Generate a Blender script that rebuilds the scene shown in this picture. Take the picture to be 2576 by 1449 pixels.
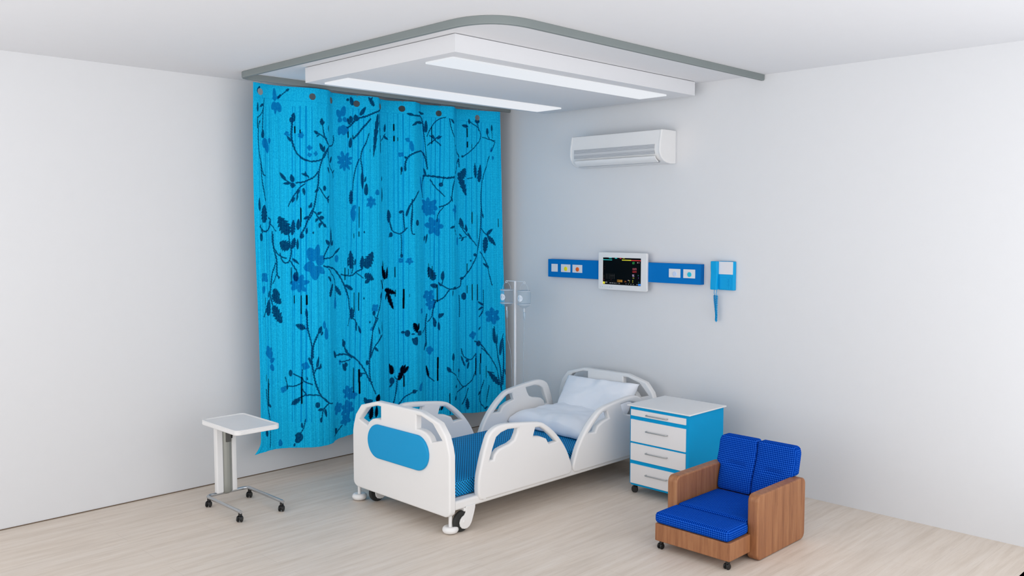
import bpy, bmesh, math, random
import numpy as np
from mathutils import Vector, Matrix, noise

for o in list(bpy.data.objects): bpy.data.objects.remove(o)
SC = bpy.context.scene
COL = SC.collection
PI = math.pi

# ---------------------------------------------------------------- camera, world, lights, exposure
cam_d = bpy.data.cameras.new('camera'); cam = bpy.data.objects.new('camera', cam_d); COL.objects.link(cam)
cam_d.sensor_width = 36.0; cam_d.lens = 31.2586; cam_d.clip_start = 0.05; cam_d.clip_end = 200
cam.location = (6.16699, -5.84755, 1.92223)
cam.rotation_euler = (PI/2 - 0.0702397, 0, 0.7850355)
SC.camera = cam

W = bpy.data.worlds.new('world'); SC.world = W; W.use_nodes = True
bgn = W.node_tree.nodes['Background']
bgn.inputs[0].default_value = (0.985, 0.985, 1.0, 1); # soft daylight from outside, strongest through the two open sides of the room (+x and -y)
def world_light():
    t = W.node_tree; tc = t.nodes.new('ShaderNodeTexCoord'); sp = t.nodes.new('ShaderNodeSeparateXYZ'); t.links.new(tc.outputs['Generated'], sp.inputs[0])
    def mm(op, a, b):
        n = t.nodes.new('ShaderNodeMath'); n.operation = op
        for i, v in enumerate((a, b)):
            if isinstance(v, bpy.types.NodeSocket): t.links.new(v, n.inputs[i])
            else: n.inputs[i].default_value = v
        return n.outputs[0]
    px = mm('POWER', mm('MAXIMUM', sp.outputs[0], 0.0), SKY_P); py = mm('POWER', mm('MAXIMUM', mm('MULTIPLY', sp.outputs[1], -1.0), 0.0), SKY_P)
    low = mm('MINIMUM', mm('MULTIPLY', mm('MAXIMUM', mm('MULTIPLY', sp.outputs[2], -1.0), 0.0), 4.0), 1.0)      # added fill from below the horizon, lifts ceiling and undersides
    t.links.new(mm('MULTIPLY', mm('ADD', mm('MULTIPLY', mm('ADD', px, py), SKY_B), SKY_A), mm('ADD', mm('MULTIPLY', low, SKY_G), 1.0)), bgn.inputs[1])
SKY_A, SKY_B, SKY_P, SKY_G = 1.48, 0.52, 5.0, 0.32
world_light()

SC.view_settings.view_transform = 'Standard'
SC.view_settings.look = 'None'
SC.view_settings.gamma = 1.0
SC.view_settings.exposure = 0.0
try: SC.view_settings.use_curve_mapping = False
except Exception: pass

# ---------------------------------------------------------------- material helpers
def lin(c):
    r = []
    for v in c:
        v = v/255.0
        r.append(v/12.92 if v <= 0.04045 else ((v+0.055)/1.055)**2.4)
    return tuple(r) + (1.0,)

class NT:
    def __init__(s, name):
        s.m = bpy.data.materials.new(name); s.m.use_nodes = True
        s.t = s.m.node_tree; s.b = s.t.nodes['Principled BSDF']
    def n(s, typ, **kw):
        nd = s.t.nodes.new(typ)
        for k, v in kw.items(): setattr(nd, k, v)
        return nd
    def l(s, a, b): s.t.links.new(a, b)
    def put(s, sock, v):
        if isinstance(v, bpy.types.NodeSocket): s.l(v, sock)
        else: sock.default_value = v
    def math(s, op, a, b=0.0, c=None, clamp=False):
        nd = s.n('ShaderNodeMath', operation=op); nd.use_clamp = clamp
        s.put(nd.inputs[0], a); s.put(nd.inputs[1], b)
        if c is not None: s.put(nd.inputs[2], c)
        return nd.outputs[0]
    def mix(s, f, a, b):
        nd = s.n('ShaderNodeMix', data_type='RGBA')
        s.put(nd.inputs[0], f); s.put(nd.inputs[6], a); s.put(nd.inputs[7], b)
        return nd.outputs[2]
    def coord(s, which='Object'):
        return s.n('ShaderNodeTexCoord').outputs[which]
    def sep(s, v):
        nd = s.n('ShaderNodeSeparateXYZ'); s.l(v, nd.inputs[0]); return nd.outputs
    def mapping(s, v, scale=(1,1,1), rot=(0,0,0), loc=(0,0,0)):
        nd = s.n('ShaderNodeMapping'); s.l(v, nd.inputs[0])
        nd.inputs['Scale'].default_value = scale; nd.inputs['Rotation'].default_value = rot; nd.inputs['Location'].default_value = loc
        return nd.outputs[0]
    def noise(s, v, scale, detail=3, rough=.5):
        nd = s.n('ShaderNodeTexNoise'); s.l(v, nd.inputs['Vector'])
        nd.inputs['Scale'].default_value = scale; nd.inputs['Detail'].default_value = detail; nd.inputs['Roughness'].default_value = rough
        return nd.outputs['Fac']
    def ramp(s, f, stops):
        nd = s.n('ShaderNodeValToRGB'); s.l(f, nd.inputs[0])
        e = nd.color_ramp.elements
        while len(e) < len(stops): e.new(0.5)
        for i, (p, c) in enumerate(stops): e[i].position = p; e[i].color = c
        return nd.outputs[0]
    def bump(s, h, strength=.2, dist=.01):
        nd = s.n('ShaderNodeBump'); nd.inputs['Strength'].default_value = strength; nd.inputs['Distance'].default_value = dist
        s.l(h, nd.inputs['Height']); s.l(nd.outputs[0], s.b.inputs['Normal'])
    def base(s, v): s.put(s.b.inputs['Base Color'], v)
    def set(s, **kw):
        for k, v in kw.items(): s.b.inputs[k.replace('_', ' ')].default_value = v

def plain(name, rgb, rough=.5, metal=0.0, var=.03, vscale=6.0, spec=.5, bump=0.0, bscale=80.0):
    s = NT(name); c = lin(rgb)
    f = s.noise(s.coord(), vscale, 3)
    a = tuple(max(0, x*(1-var)) for x in c[:3]) + (1,); b = tuple(min(1, x*(1+var)) for x in c[:3]) + (1,)
    s.base(s.mix(f, a, b))
    s.set(Roughness=rough, Metallic=metal); s.b.inputs['Specular IOR Level'].default_value = spec
    if bump: s.bump(s.noise(s.coord(), bscale, 2), bump, .002)
    return s.m

def mat_wall(name, rgb):
    s = NT(name); c = lin(rgb); co = s.coord()
    f = s.noise(co, 9.0, 5, .7)
    s.base(s.mix(f, tuple(x*.985 for x in c[:3]) + (1,), tuple(min(1, x*1.01) for x in c[:3]) + (1,)))
    s.set(Roughness=.9); s.b.inputs['Specular IOR Level'].default_value = .15
    s.bump(s.noise(co, 60, 4, .7), .05, .004)
    return s.m

def mat_floor():
    s = NT('light_oak_planks'); co = s.coord('Object')
    br = s.n('ShaderNodeTexBrick'); br.offset = .37
    s.l(s.mapping(co, rot=(0, 0, PI/2)), br.inputs['Vector'])
    br.inputs['Scale'].default_value = 1.0; br.inputs['Brick Width'].default_value = 1.25; br.inputs['Row Height'].default_value = .19
    br.inputs['Mortar Size'].default_value = .0012; br.inputs['Mortar Smooth'].default_value = .3; br.inputs['Bias'].default_value = 0
    br.inputs['Color1'].default_value = (0, 0, 0, 1); br.inputs['Color2'].default_value = (1, 1, 1, 1); br.inputs['Mortar'].default_value = (.5, .5, .5, 1)
    g1 = s.noise(s.mapping(co, scale=(22, 1.6, 1)), 1.0, 6, .62)
    g2 = s.noise(s.mapping(co, scale=(5, .8, 1)), 1.0, 4, .6)
    g3 = s.noise(s.mapping(co, scale=(90, 5, 1)), 1.0, 3, .6)
    a = s.ramp(g1, [(.30, lin((206,190,173))), (.5, lin((222,208,193))), (.72, lin((234,223,211)))])
    b = s.mix(s.math('MULTIPLY', g2, .55), a, lin((214,205,196)))
    c = s.mix(s.math('MULTIPLY', s.math('GREATER_THAN', g3, .60), .16), b, lin((186,168,152)))
    d = s.mix(s.math('MULTIPLY', s.sep(br.outputs['Color'])[0], .12), c, lin((200,187,175)))
    e = s.mix(s.math('MULTIPLY', br.outputs['Fac'], .35), d, lin((176,160,146)))
    s.base(e); s.set(Roughness=.5); s.b.inputs['Specular IOR Level'].default_value = .35
    s.bump(g1, .06, .003)
    return s.m

def mat_wood():
    s = NT('brown_wood_veneer'); co = s.coord()
    g = s.noise(s.mapping(co, scale=(34, 34, 2.2)), 1.0, 6, .62)
    h = s.noise(s.mapping(co, scale=(150, 150, 9)), 1.0, 3, .6)
    k = s.noise(s.mapping(co, scale=(9, 9, 1.0)), 1.0, 3, .5)
    a = s.ramp(g, [(.28, lin((126,78,46))), (.5, lin((158,106,68))), (.75, lin((178,128,86)))])
    b = s.mix(s.math('MULTIPLY', s.math('GREATER_THAN', h, .60), .30), a, lin((108,66,40)))
    c = s.mix(s.math('MULTIPLY', k, .35), b, lin((146,90,58)))
    s.base(c); s.set(Roughness=.5); s.bump(h, .08, .002)
    return s.m

def axes_uv(s):
    """pick two object coordinates by the dominant axis of the surface normal"""
    co = s.sep(s.coord()); nm = s.n('ShaderNodeTexCoord').outputs['Normal']; n = s.sep(nm)
    ax = s.math('ABSOLUTE', n[0]); ay = s.math('ABSOLUTE', n[1]); az = s.math('ABSOLUTE', n[2])
    top = s.math('GREATER_THAN', az, s.math('MAXIMUM', ax, ay))
    fx = s.math('MULTIPLY', s.math('GREATER_THAN', ax, ay), s.math('SUBTRACT', 1.0, top))
    def sel(f, a, b): # f ? b : a
        return s.math('ADD', s.math('MULTIPLY', s.math('SUBTRACT', 1.0, f), a), s.math('MULTIPLY', f, b))
    u = sel(fx, co[0], co[1])          # x, except on x-facing sides y
    v = sel(top, co[2], co[1])         # z, except on top y
    return u, v

def mat_check():
    s = NT('royal_blue_checked_fabric'); u, v = axes_uv(s)
    P = 2*PI/.0118
    cu = s.math('MULTIPLY_ADD', s.math('COSINE', s.math('MULTIPLY', u, P)), .5, .5)
    cv = s.math('MULTIPLY_ADD', s.math('COSINE', s.math('MULTIPLY', v, P)), .5, .5)
    dot = s.math('MULTIPLY', cu, cv)
    lightr = s.noise(s.coord(), 210, 2)
    f = s.math('MULTIPLY', s.math('POWER', dot, 2.2), s.math('MULTIPLY_ADD', lightr, 1.6, -.05), clamp=True)
    a = s.mix(s.math('MAXIMUM', cu, cv), lin((0,26,104)), lin((8,74,186)))
    s.base(s.mix(f, a, lin((72,130,218))))
    s.set(Roughness=1.0); s.b.inputs['Specular IOR Level'].default_value = 0.0
    s.bump(dot, .25, .002)
    return s.m

def mat_mattress():
    s = NT('blue_dotted_mattress_cover'); u, v = axes_uv(s)
    def dots(ou, ov):
        du = s.math('SUBTRACT', s.math('FRACT', s.math('ADD', s.math('DIVIDE', u, .0222), ou)), .5)
        dv = s.math('SUBTRACT', s.math('FRACT', s.math('ADD', s.math('DIVIDE', v, .0205), ov)), .5)
        r2 = s.math('ADD', s.math('POWER', s.math('ABSOLUTE', du), 2.0), s.math('POWER', s.math('ABSOLUTE', dv), 2.0))
        return s.math('SMOOTH_MIN', 1.0, s.math('MULTIPLY', s.math('SUBTRACT', .060, r2), 40.0), .1)
    d = s.math('MAXIMUM', s.math('MAXIMUM', dots(0, 0), dots(.5, .5)), 0.0, clamp=True)
    s.base(s.mix(d, lin((20,150,215)), lin((18,28,52))))
    s.set(Roughness=.75); s.b.inputs['Specular IOR Level'].default_value = .2
    return s.m

def mat_curtain():
    s = NT('cyan_floral_curtain_cloth'); co = s.sep(s.coord())
    def at(n):
        nd = s.n('ShaderNodeAttribute'); nd.attribute_name = n; return nd.outputs['Fac']
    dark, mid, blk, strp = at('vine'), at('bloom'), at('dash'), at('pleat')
    Q = 2*PI/.0125
    wy = s.math('MULTIPLY_ADD', s.math('SINE', s.math('MULTIPLY', co[1], Q*1.15)), .5, .5); wz = s.math('MULTIPLY_ADD', s.math('SINE', s.math('MULTIPLY', co[2], Q*1.3)), .5, .5)
    ns = s.noise(s.coord(), 120, 3, .7)
    wv = s.math('MULTIPLY_ADD', s.math('MULTIPLY', wy, wz), 1.0, s.math('MULTIPLY_ADD', ns, 1.4, -.50), clamp=True)
    base = s.mix(wv, lin((0,146,208)), lin((40,214,252)))
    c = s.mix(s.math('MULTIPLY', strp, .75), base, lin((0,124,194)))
    c = s.mix(s.math('MULTIPLY', mid, s.math('MULTIPLY_ADD', wv, -.25, .85)), c, lin((0,86,168)))
    c = s.mix(s.math('MULTIPLY', dark, s.math('MULTIPLY_ADD', wv, -.25, 1.0)), c, lin((1,28,84)))
    c = s.mix(blk, c, lin((3,10,24)))
    s.base(c); s.set(Roughness=1.0); s.b.inputs['Specular IOR Level'].default_value = 0.0
    s.bump(wv, .3, .003)
    return s.m

def mat_emit(name, rgb, strength=1.0):
    s = NT(name); s.base((0.8,0.8,0.8,1)); s.b.inputs['Emission Color'].default_value = lin(rgb); s.b.inputs['Emission Strength'].default_value = strength
    s.base((.02,.02,.02,1)); s.set(Roughness=.6)
    return s.m

def mat_clear(name, rgb, alpha, rough=.1):
    s = NT(name); s.base(lin(rgb)); s.set(Roughness=rough, Alpha=alpha)
    return s.m

M = dict(
    wall=mat_wall('white_wall_paint', (220,221,223)), ceil=mat_wall('white_ceiling_paint', (221,222,225)),
    floor=mat_floor(), wood=mat_wood(), check=mat_check(), mattress=mat_mattress(), curtain=mat_curtain(),
    white=plain('white_plastic', (228,228,228), .45), bedwhite=plain('white_moulded_plastic', (232,231,230), .5, var=.01),
    pillow=plain('white_pillow_cotton', (240,243,249), .95, spec=.1, bump=.1, bscale=300),
    teal=plain('cyan_blue_moulded_panel', (8,150,206), .5, var=.01, spec=.3), cabblue=plain('cyan_blue_lacquer', (0,152,208), .6, var=.02, spec=.12),
    drawer=plain('white_drawer_front', (226,225,226), .5, var=.01),
    band=plain('mid_blue_rail_paint', (0,114,192), .6, var=.02, spec=.1), phone=plain('cyan_blue_phone_plastic', (0,160,220), .5, var=.02, spec=.2),
    steel=plain('brushed_steel', (190,192,192), .28, 1.0), chrome=plain('satin_chrome_tube', (196,200,204), .22, 1.0),
    track=plain('grey_painted_aluminium', (126,134,134), .65, 0.0, spec=.3), column=plain('grey_green_column_metal', (160,162,156), .4, .5),
    black=plain('black_rubber', (14,14,15), .45), tire=plain('dark_grey_tyre_rubber', (38,38,37), .7), darkp=plain('black_housing_plastic', (30,30,30), .4),
    brack=plain('dark_grey_bracket_metal', (88,88,84), .5, .3), grille=plain('grey_grille_slats', (206,208,212), .6), slot=plain('dark_slot_grey', (150,154,160), .8),
    lampw=mat_emit('lit_white_diffuser', (226,229,234), 1.0),
    yellow=plain('yellow_socket', (238,226,0), .5), orange=plain('orange_socket', (232,96,0), .5), palebl=plain('pale_blue_socket', (196,212,240), .5),
    cyan=plain('cyan_socket', (0,188,216), .5), plate=plain('white_socket_plate', (222,222,226), .5),
    screen=plain('black_screen_glass', (1,1,1), .4, spec=.1), clear=mat_clear('clear_bottle_plastic', (180,205,222), .20), tube=mat_clear('clear_drip_tube', (190,210,225), .45),
    capw=plain('pale_bottle_rim', (206,214,222), .4), label=plain('white_round_label', (236,240,246), .6), pole=plain('white_pole_paint', (228,230,234), .4),
    dark=plain('brown_shadow_strip', (112,96,80), .8), blackvoid=plain('black_void_fill', (1,1,1), .9, spec=0.0), iconteal=plain('teal_key_print', (84,182,194), .6),
)

# ---------------------------------------------------------------- mesh helpers
def link_mesh(name, me, mat, parent=None, smooth=35):
    me.materials.clear()
    for m_ in (mat if isinstance(mat, (list, tuple)) else [mat]): me.materials.append(m_)
    if smooth is not None:
        me.polygons.foreach_set('use_smooth', [True]*len(me.polygons))
        me.set_sharp_from_angle(angle=math.radians(smooth))
    o = bpy.data.objects.new(name, me); COL.objects.link(o)
    if smooth is not None and smooth < 56:
        wn = o.modifiers.new('weighted', 'WEIGHTED_NORMAL'); wn.keep_sharp = True; wn.weight = 80
    if parent is not None: o.parent = parent
    return o

def obj(name, bm, mat, parent=None, smooth=35):
    me = bpy.data.meshes.new(name); bm.to_mesh(me); bm.free()
    return link_mesh(name, me, mat, parent, smooth)

def thing(name, label, cat, loc=(0,0,0), group=None):
    o = bpy.data.objects.new(name, None); COL.objects.link(o); o.empty_display_size = .05
    o.location = loc; o['label'] = label; o['category'] = cat
    if group: o['group'] = group
    return o

def struct(name, bm, mat, smooth=None):
    o = obj(name, bm, mat, None, smooth); o['kind'] = 'structure'; return o

def add_box(bm, lo, hi, bevel=0.0, seg=3):
    r = bmesh.ops.create_cube(bm, size=1.0); vs = r['verts']
    for v in vs:
        v.co = Vector(((lo[0]+hi[0])/2 + v.co.x*(hi[0]-lo[0]), (lo[1]+hi[1])/2 + v.co.y*(hi[1]-lo[1]), (lo[2]+hi[2])/2 + v.co.z*(hi[2]-lo[2])))
    if bevel > 0:
        es = list({e for v in vs for e in v.link_edges})
        bmesh.ops.bevel(bm, geom=es, offset=bevel, segments=seg, profile=.5, affect='EDGES')
def box(lo, hi, bevel=0.0, seg=3):
    bm = bmesh.new(); add_box(bm, lo, hi, bevel, seg); return bm

def add_cyl(bm, a, b, r, r2=None, n=24, caps=True):
    a = Vector(a); b = Vector(b); d = b-a; r2 = r if r2 is None else r2
    q = Vector((0,0,1)).rotation_difference(d.normalized()).to_matrix().to_4x4()
    mtx = Matrix.Translation((a+b)/2) @ q
    bmesh.ops.create_cone(bm, cap_ends=caps, cap_tris=False, segments=n, radius1=r, radius2=r2, depth=d.length, matrix=mtx)
def cyl(*a, **k):
    bm = bmesh.new(); add_cyl(bm, *a, **k); return bm

def add_tube(bm, pts, r, n=10, closed=False, cap=True):
    pts = [Vector(p) for p in pts]; N = len(pts); rings = []
    up = None
    for i, p in enumerate(pts):
        if closed: t = (pts[(i+1) % N]-pts[i-1]).normalized()
        else: t = (pts[min(i+1, N-1)]-pts[max(i-1, 0)]).normalized()
        if up is None:
            up = Vector((0,0,1)) if abs(t.z) < .9 else Vector((1,0,0))
        x = t.cross(up).normalized(); up2 = x.cross(t).normalized(); up = up2
        rr = r[i] if isinstance(r, (list, tuple)) else r
        rings.append([bm.verts.new(p + x*math.cos(2*PI*k/n)*rr + up2*math.sin(2*PI*k/n)*rr) for k in range(n)])
    for i in range(N if closed else N-1):
        A = rings[i]; B = rings[(i+1) % N]
        for k in range(n): bm.faces.new((A[k], A[(k+1) % n], B[(k+1) % n], B[k]))
    if cap and not closed:
        bm.faces.new(list(reversed(rings[0]))); bm.faces.new(rings[-1])
    bmesh.ops.recalc_face_normals(bm, faces=bm.faces[:])
def tube(pts, r, n=10, closed=False):
    bm = bmesh.new(); add_tube(bm, pts, r, n, closed); return bm

def add_lathe(bm, prof, c, axis='z', n=32):
    rings = []
    for r, h in prof:
        ring = []
        for k in range(n):
            a = 2*PI*k/n; x, y = math.cos(a)*r, math.sin(a)*r
            v = {'z': (x, y, h), 'x': (h, x, y), 'y': (x, h, y)}[axis]
            ring.append(bm.verts.new((c[0]+v[0], c[1]+v[1], c[2]+v[2])))
        rings.append(ring)
    for A, B in zip(rings, rings[1:]):
        for k in range(n): bm.faces.new((A[k], A[(k+1) % n], B[(k+1) % n], B[k]))
    bm.faces.new(rings[0]); bm.faces.new(rings[-1])
    bmesh.ops.remove_doubles(bm, verts=bm.verts[:], dist=1e-6)
    bmesh.ops.recalc_face_normals(bm, faces=bm.faces[:])
def lathe(prof, c, axis='z', n=32):
    bm = bmesh.new(); add_lathe(bm, prof, c, axis, n); return bm

def round_path(pts, rad, closed=False, n=6):
    """polyline with corners rounded by arcs; rad a number or one per point"""
    P = [Vector(p) for p in pts]; N = len(P); out = []
    for i in range(N):
        r = rad[i] if isinstance(rad, (list, tuple)) else rad
        if (not closed and i in (0, N-1)) or r <= 0: out.append(P[i]); continue
        a = P[i-1]-P[i]; b = P[(i+1) % N]-P[i]
        la, lb = a.length, b.length; a.normalize(); b.normalize()
        ang = a.angle(b); d = min(r/math.tan(ang/2), la*.49, lb*.49)
        p0 = P[i]+a*d; p1 = P[i]+b*d
        for k in range(n+1):
            t = k/n; out.append((1-t)**2*p0 + 2*t*(1-t)*P[i] + t*t*p1)
    return out

def catmull(pts, n=6, closed=True):
    P = [Vector(p) for p in pts]; N = len(P); out = []
    rng = range(N) if closed else range(N-1)
    for i in rng:
        if closed: a, b, c, d = P[i-1], P[i], P[(i+1) % N], P[(i+2) % N]
        else: a, b, c, d = P[max(i-1, 0)], P[i], P[i+1], P[min(i+2, N-1)]
        for k in range(n):
            t = k/n
            out.append(.5*((2*b) + (c-a)*t + (2*a-5*b+4*c-d)*t*t + (3*b-a-3*c+d)*t**3))
    if not closed: out.append(P[-1])
    return out

def inset(lp, d):
    """move a counter-clockwise loop inwards by d (clockwise loops move outwards)"""
    n = len(lp); out = []
    for i in range(n):
        a, b, c = Vector(lp[i-1]), Vector(lp[i]), Vector(lp[(i+1) % n])
        e1 = (b-a).normalized(); e2 = (c-b).normalized()
        n1 = Vector((-e1.y, e1.x)); n2 = Vector((-e2.y, e2.x))
        m = n1+n2
        if m.length < 1e-6: m = n1.copy()
        m.normalize(); k = 1/max(m.dot(n1), .6)
        out.append(b+m*d*k)
    return out

def plate(name, loops, fn, thick, bevel, mat, parent, seg=3, smooth=40):
    """solid plate from 2D loops (outline, then holes) with rounded rims; fn maps (u, v, w) to 3D, w is the thickness axis"""
    L = []
    for li, lp in enumerate(loops):
        q = []
        for p in lp:
            if not q or (Vector(p)-Vector(q[-1])).length > 1e-5: q.append((p[0], p[1]))
        if (Vector(q[0])-Vector(q[-1])).length < 1e-5: q.pop()
        ar = sum(a[0]*b[1]-b[0]*a[1] for a, b in zip(q, q[1:]+q[:1]))
        if (ar > 0) != (li == 0): q.reverse()
        L.append(q)
    prof = []                                   # (inset, w) from the back face round to the front face
    h = thick/2
    for k in range(seg+1):
        a = PI/2*k/seg; prof.append((bevel*(1-math.sin(a)), -h+bevel*(1-math.cos(a))))
    prof = prof + [(d, -w) for d, w in reversed(prof)]
    bm = bmesh.new(); front = []; back = []
    for q in L:
        rings = [[bm.verts.new(fn(p[0], p[1], w)) for p in (inset(q, d) if d > 1e-7 else q)] for d, w in prof]
        n = len(q)
        for A, B in zip(rings, rings[1:]):
            for i in range(n): bm.faces.new((A[i], A[(i+1) % n], B[(i+1) % n], B[i]))
        back.append(rings[0]); front.append(rings[-1])
    from mathutils.geometry import tessellate_polygon
    fl = [[Vector((p[0], p[1], 0)) for p in inset(q, prof[0][0])] for q in L]
    tri = tessellate_polygon(fl)
    FB = [v for r in back for v in r]; FF = [v for r in front for v in r]
    for t in tri:
        for V in (FB, FF):
            try: bm.faces.new([V[i] for i in t])
            except ValueError: pass
    bmesh.ops.recalc_face_normals(bm, faces=bm.faces[:])
    return obj(name, bm, mat, parent, smooth)

def rrect(u0, v0, u1, v1, r, n=6):
    out = []
    for cx, cy, a0 in ((u1-r, v1-r, 0), (u0+r, v1-r, 90), (u0+r, v0+r, 180), (u1-r, v0+r, 270)):
        for k in range(n+1):
            a = math.radians(a0+90*k/n); out.append((cx+r*math.cos(a), cy+r*math.sin(a)))
    return out

def puffbox(lo, hi, r, n=14, fn=None):
    """rounded cushion block: dense cube wrapped round an inner box, then fn(x,y,z,u,v,w)"""
    lo = Vector(lo); hi = Vector(hi); c = (lo+hi)/2; h = (hi-lo)/2
    bm = bmesh.new(); bmesh.ops.create_cube(bm, size=2.0)
    bmesh.ops.subdivide_edges(bm, edges=bm.edges[:], cuts=n, use_grid_fill=True)
    ir = [max(h[i]-r, 0) for i in range(3)]
    for v in bm.verts:
        p0 = v.co.copy()
        e = [0, 0, 0]
        q = Vector((0,0,0))
        for i in range(3):
            x = p0[i]; f = ir[i]/h[i]; 
            # remap so that the grid lines gather at the rounded borders
            s_ = math.copysign(min(abs(x)/.82, 1.0), x); q[i] = s_*ir[i]
            e[i] = math.copysign(max(abs(x)-.82, 0)/.18, x)
        ev = Vector([math.copysign(abs(t), t) for t in e])
        m_ = max(abs(t) for t in ev)
        if m_ > 0: ev = ev.normalized()
        v.co = c + q + ev*r
        if fn:
            d = (v.co-c); v.co = Vector(fn(v.co.x, v.co.y, v.co.z, d.x/h.x, d.y/h.y, d.z/h.z))
    return bm

# ================================================================= the room
struct('floor', box((-.02, -6.2, -.06), (4.77, .02, 0.0)), M['floor'])
struct('ceiling', box((-.1, -6.2, 3.0), (5.6, .1, 3.08)), M['ceil'])
struct('wall_left', box((-.12, -6.2, 0.0), (0.0, .1, 3.0)), M['wall'])
struct('wall_right', box((0.0, 0.0, -.06), (5.6, .12, 3.0)), M['wall'])
struct('shadow_gap_left', box((0.0, -6.2, 0.0), (.003, -.004, .007)), M['dark'])  # thin brown strip painted in for the shadow gap at the wall foot
struct('void_strip_1', box((4.77, -6.2, -.06), (5.1, 0.0, -.001)), M['blackvoid'])  # black strip added as the dark void beyond the floor edge

# ================================================================= ceiling curtain track
track = None
tp = [(.295, -.004), (.295, -2.70), (2.868, -2.70), (2.868, -.004)]
tp = round_path([(a, b, 0) for a, b in tp], [0, .10, .30, 0], n=14)
bm = bmesh.new(); rings = []
for i, p in enumerate(tp):
    t = (tp[min(i+1, len(tp)-1)]-tp[max(i-1, 0)]).normalized(); nrm = Vector((-t.y, t.x, 0))
    hw = .015
    rings.append([bm.verts.new(p + nrm*s_*hw + Vector((0, 0, z))) for s_, z in ((-1, 2.999), (1, 2.999), (1, 2.966), (.7, 2.958), (-.7, 2.958), (-1, 2.966))])
for A, B in zip(rings, rings[1:]):
    for k in range(6): bm.faces.new((A[k], A[(k+1) % 6], B[(k+1) % 6], B[k]))
bm.faces.new(rings[0]); bm.faces.new(rings[-1]); bmesh.ops.recalc_face_normals(bm, faces=bm.faces[:])
o = obj('curtain_track', bm, M['track'], None, 30)
o['label'] = 'grey U-shaped curtain track with rounded corners fixed under the ceiling'; o['category'] = 'curtain rail'

# ================================================================= dropped ceiling light
cl = thing('ceiling_light', 'large white flat rectangular ceiling light box with two long lit strips', 'ceiling light', (1.586, -1.29, 3.0))
def child(o, par):
    """parent o to par keeping the world-space mesh coordinates"""
    o.parent = par
    top = par
    off = Vector((0,0,0))
    while top is not None: off += top.location; top = top.parent
    o.data.transform(Matrix.Translation(-off)) if o.type == 'MESH' else None
    return o
child(obj('housing', box((.812, -2.487, 2.895), (2.357, -.092, 2.996)), M['ceil'], None, None), cl)
child(obj('mount', box((.85, -2.44, 2.996), (2.32, -.13, 3.0)), M['ceil'], None, None), cl)
for x0, x1, nm in ((.915, 1.190, 'light_strip'), (1.992, 2.240, 'light_strip')):
    child(obj(nm, box((x0, -2.40, 2.884), (x1, -.29, 2.896)), M['lampw'], None, None), cl)

# ================================================================= curtain
# pleats of the hanging cloth: x as a function of y
FT_Y=[-2.66,-2.60,-2.44,-2.37,-2.10,-2.01,-1.89,-1.73,-1.58,-1.50,-1.41,-1.34,-1.12,-1.06,-.98,-.70,-.58,-.39,-.17,-.09]
FT_X=[.310,.304,.262,.266,.352,.346,.252,.250,.298,.300,.226,.208,.305,.272,.214,.304,.215,.270,.334,.395]
def _sm(y):
    y=np.asarray(y,float); Y=np.array(FT_Y); X=np.array(FT_X)
    i=np.clip(np.searchsorted(Y,y)-1,0,len(Y)-2)
    t=np.clip((y-Y[i])/(Y[i+1]-Y[i]),0,1); t=t*t*(3-2*t)*.7+t*.3
    return X[i]*(1-t)+X[i+1]*t
def fold(y,z):
    k=.75+.25*np.clip((np.asarray(z)-1.6)/1.3,0,1)
    return .275+(_sm(y)-.275)*k

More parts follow.
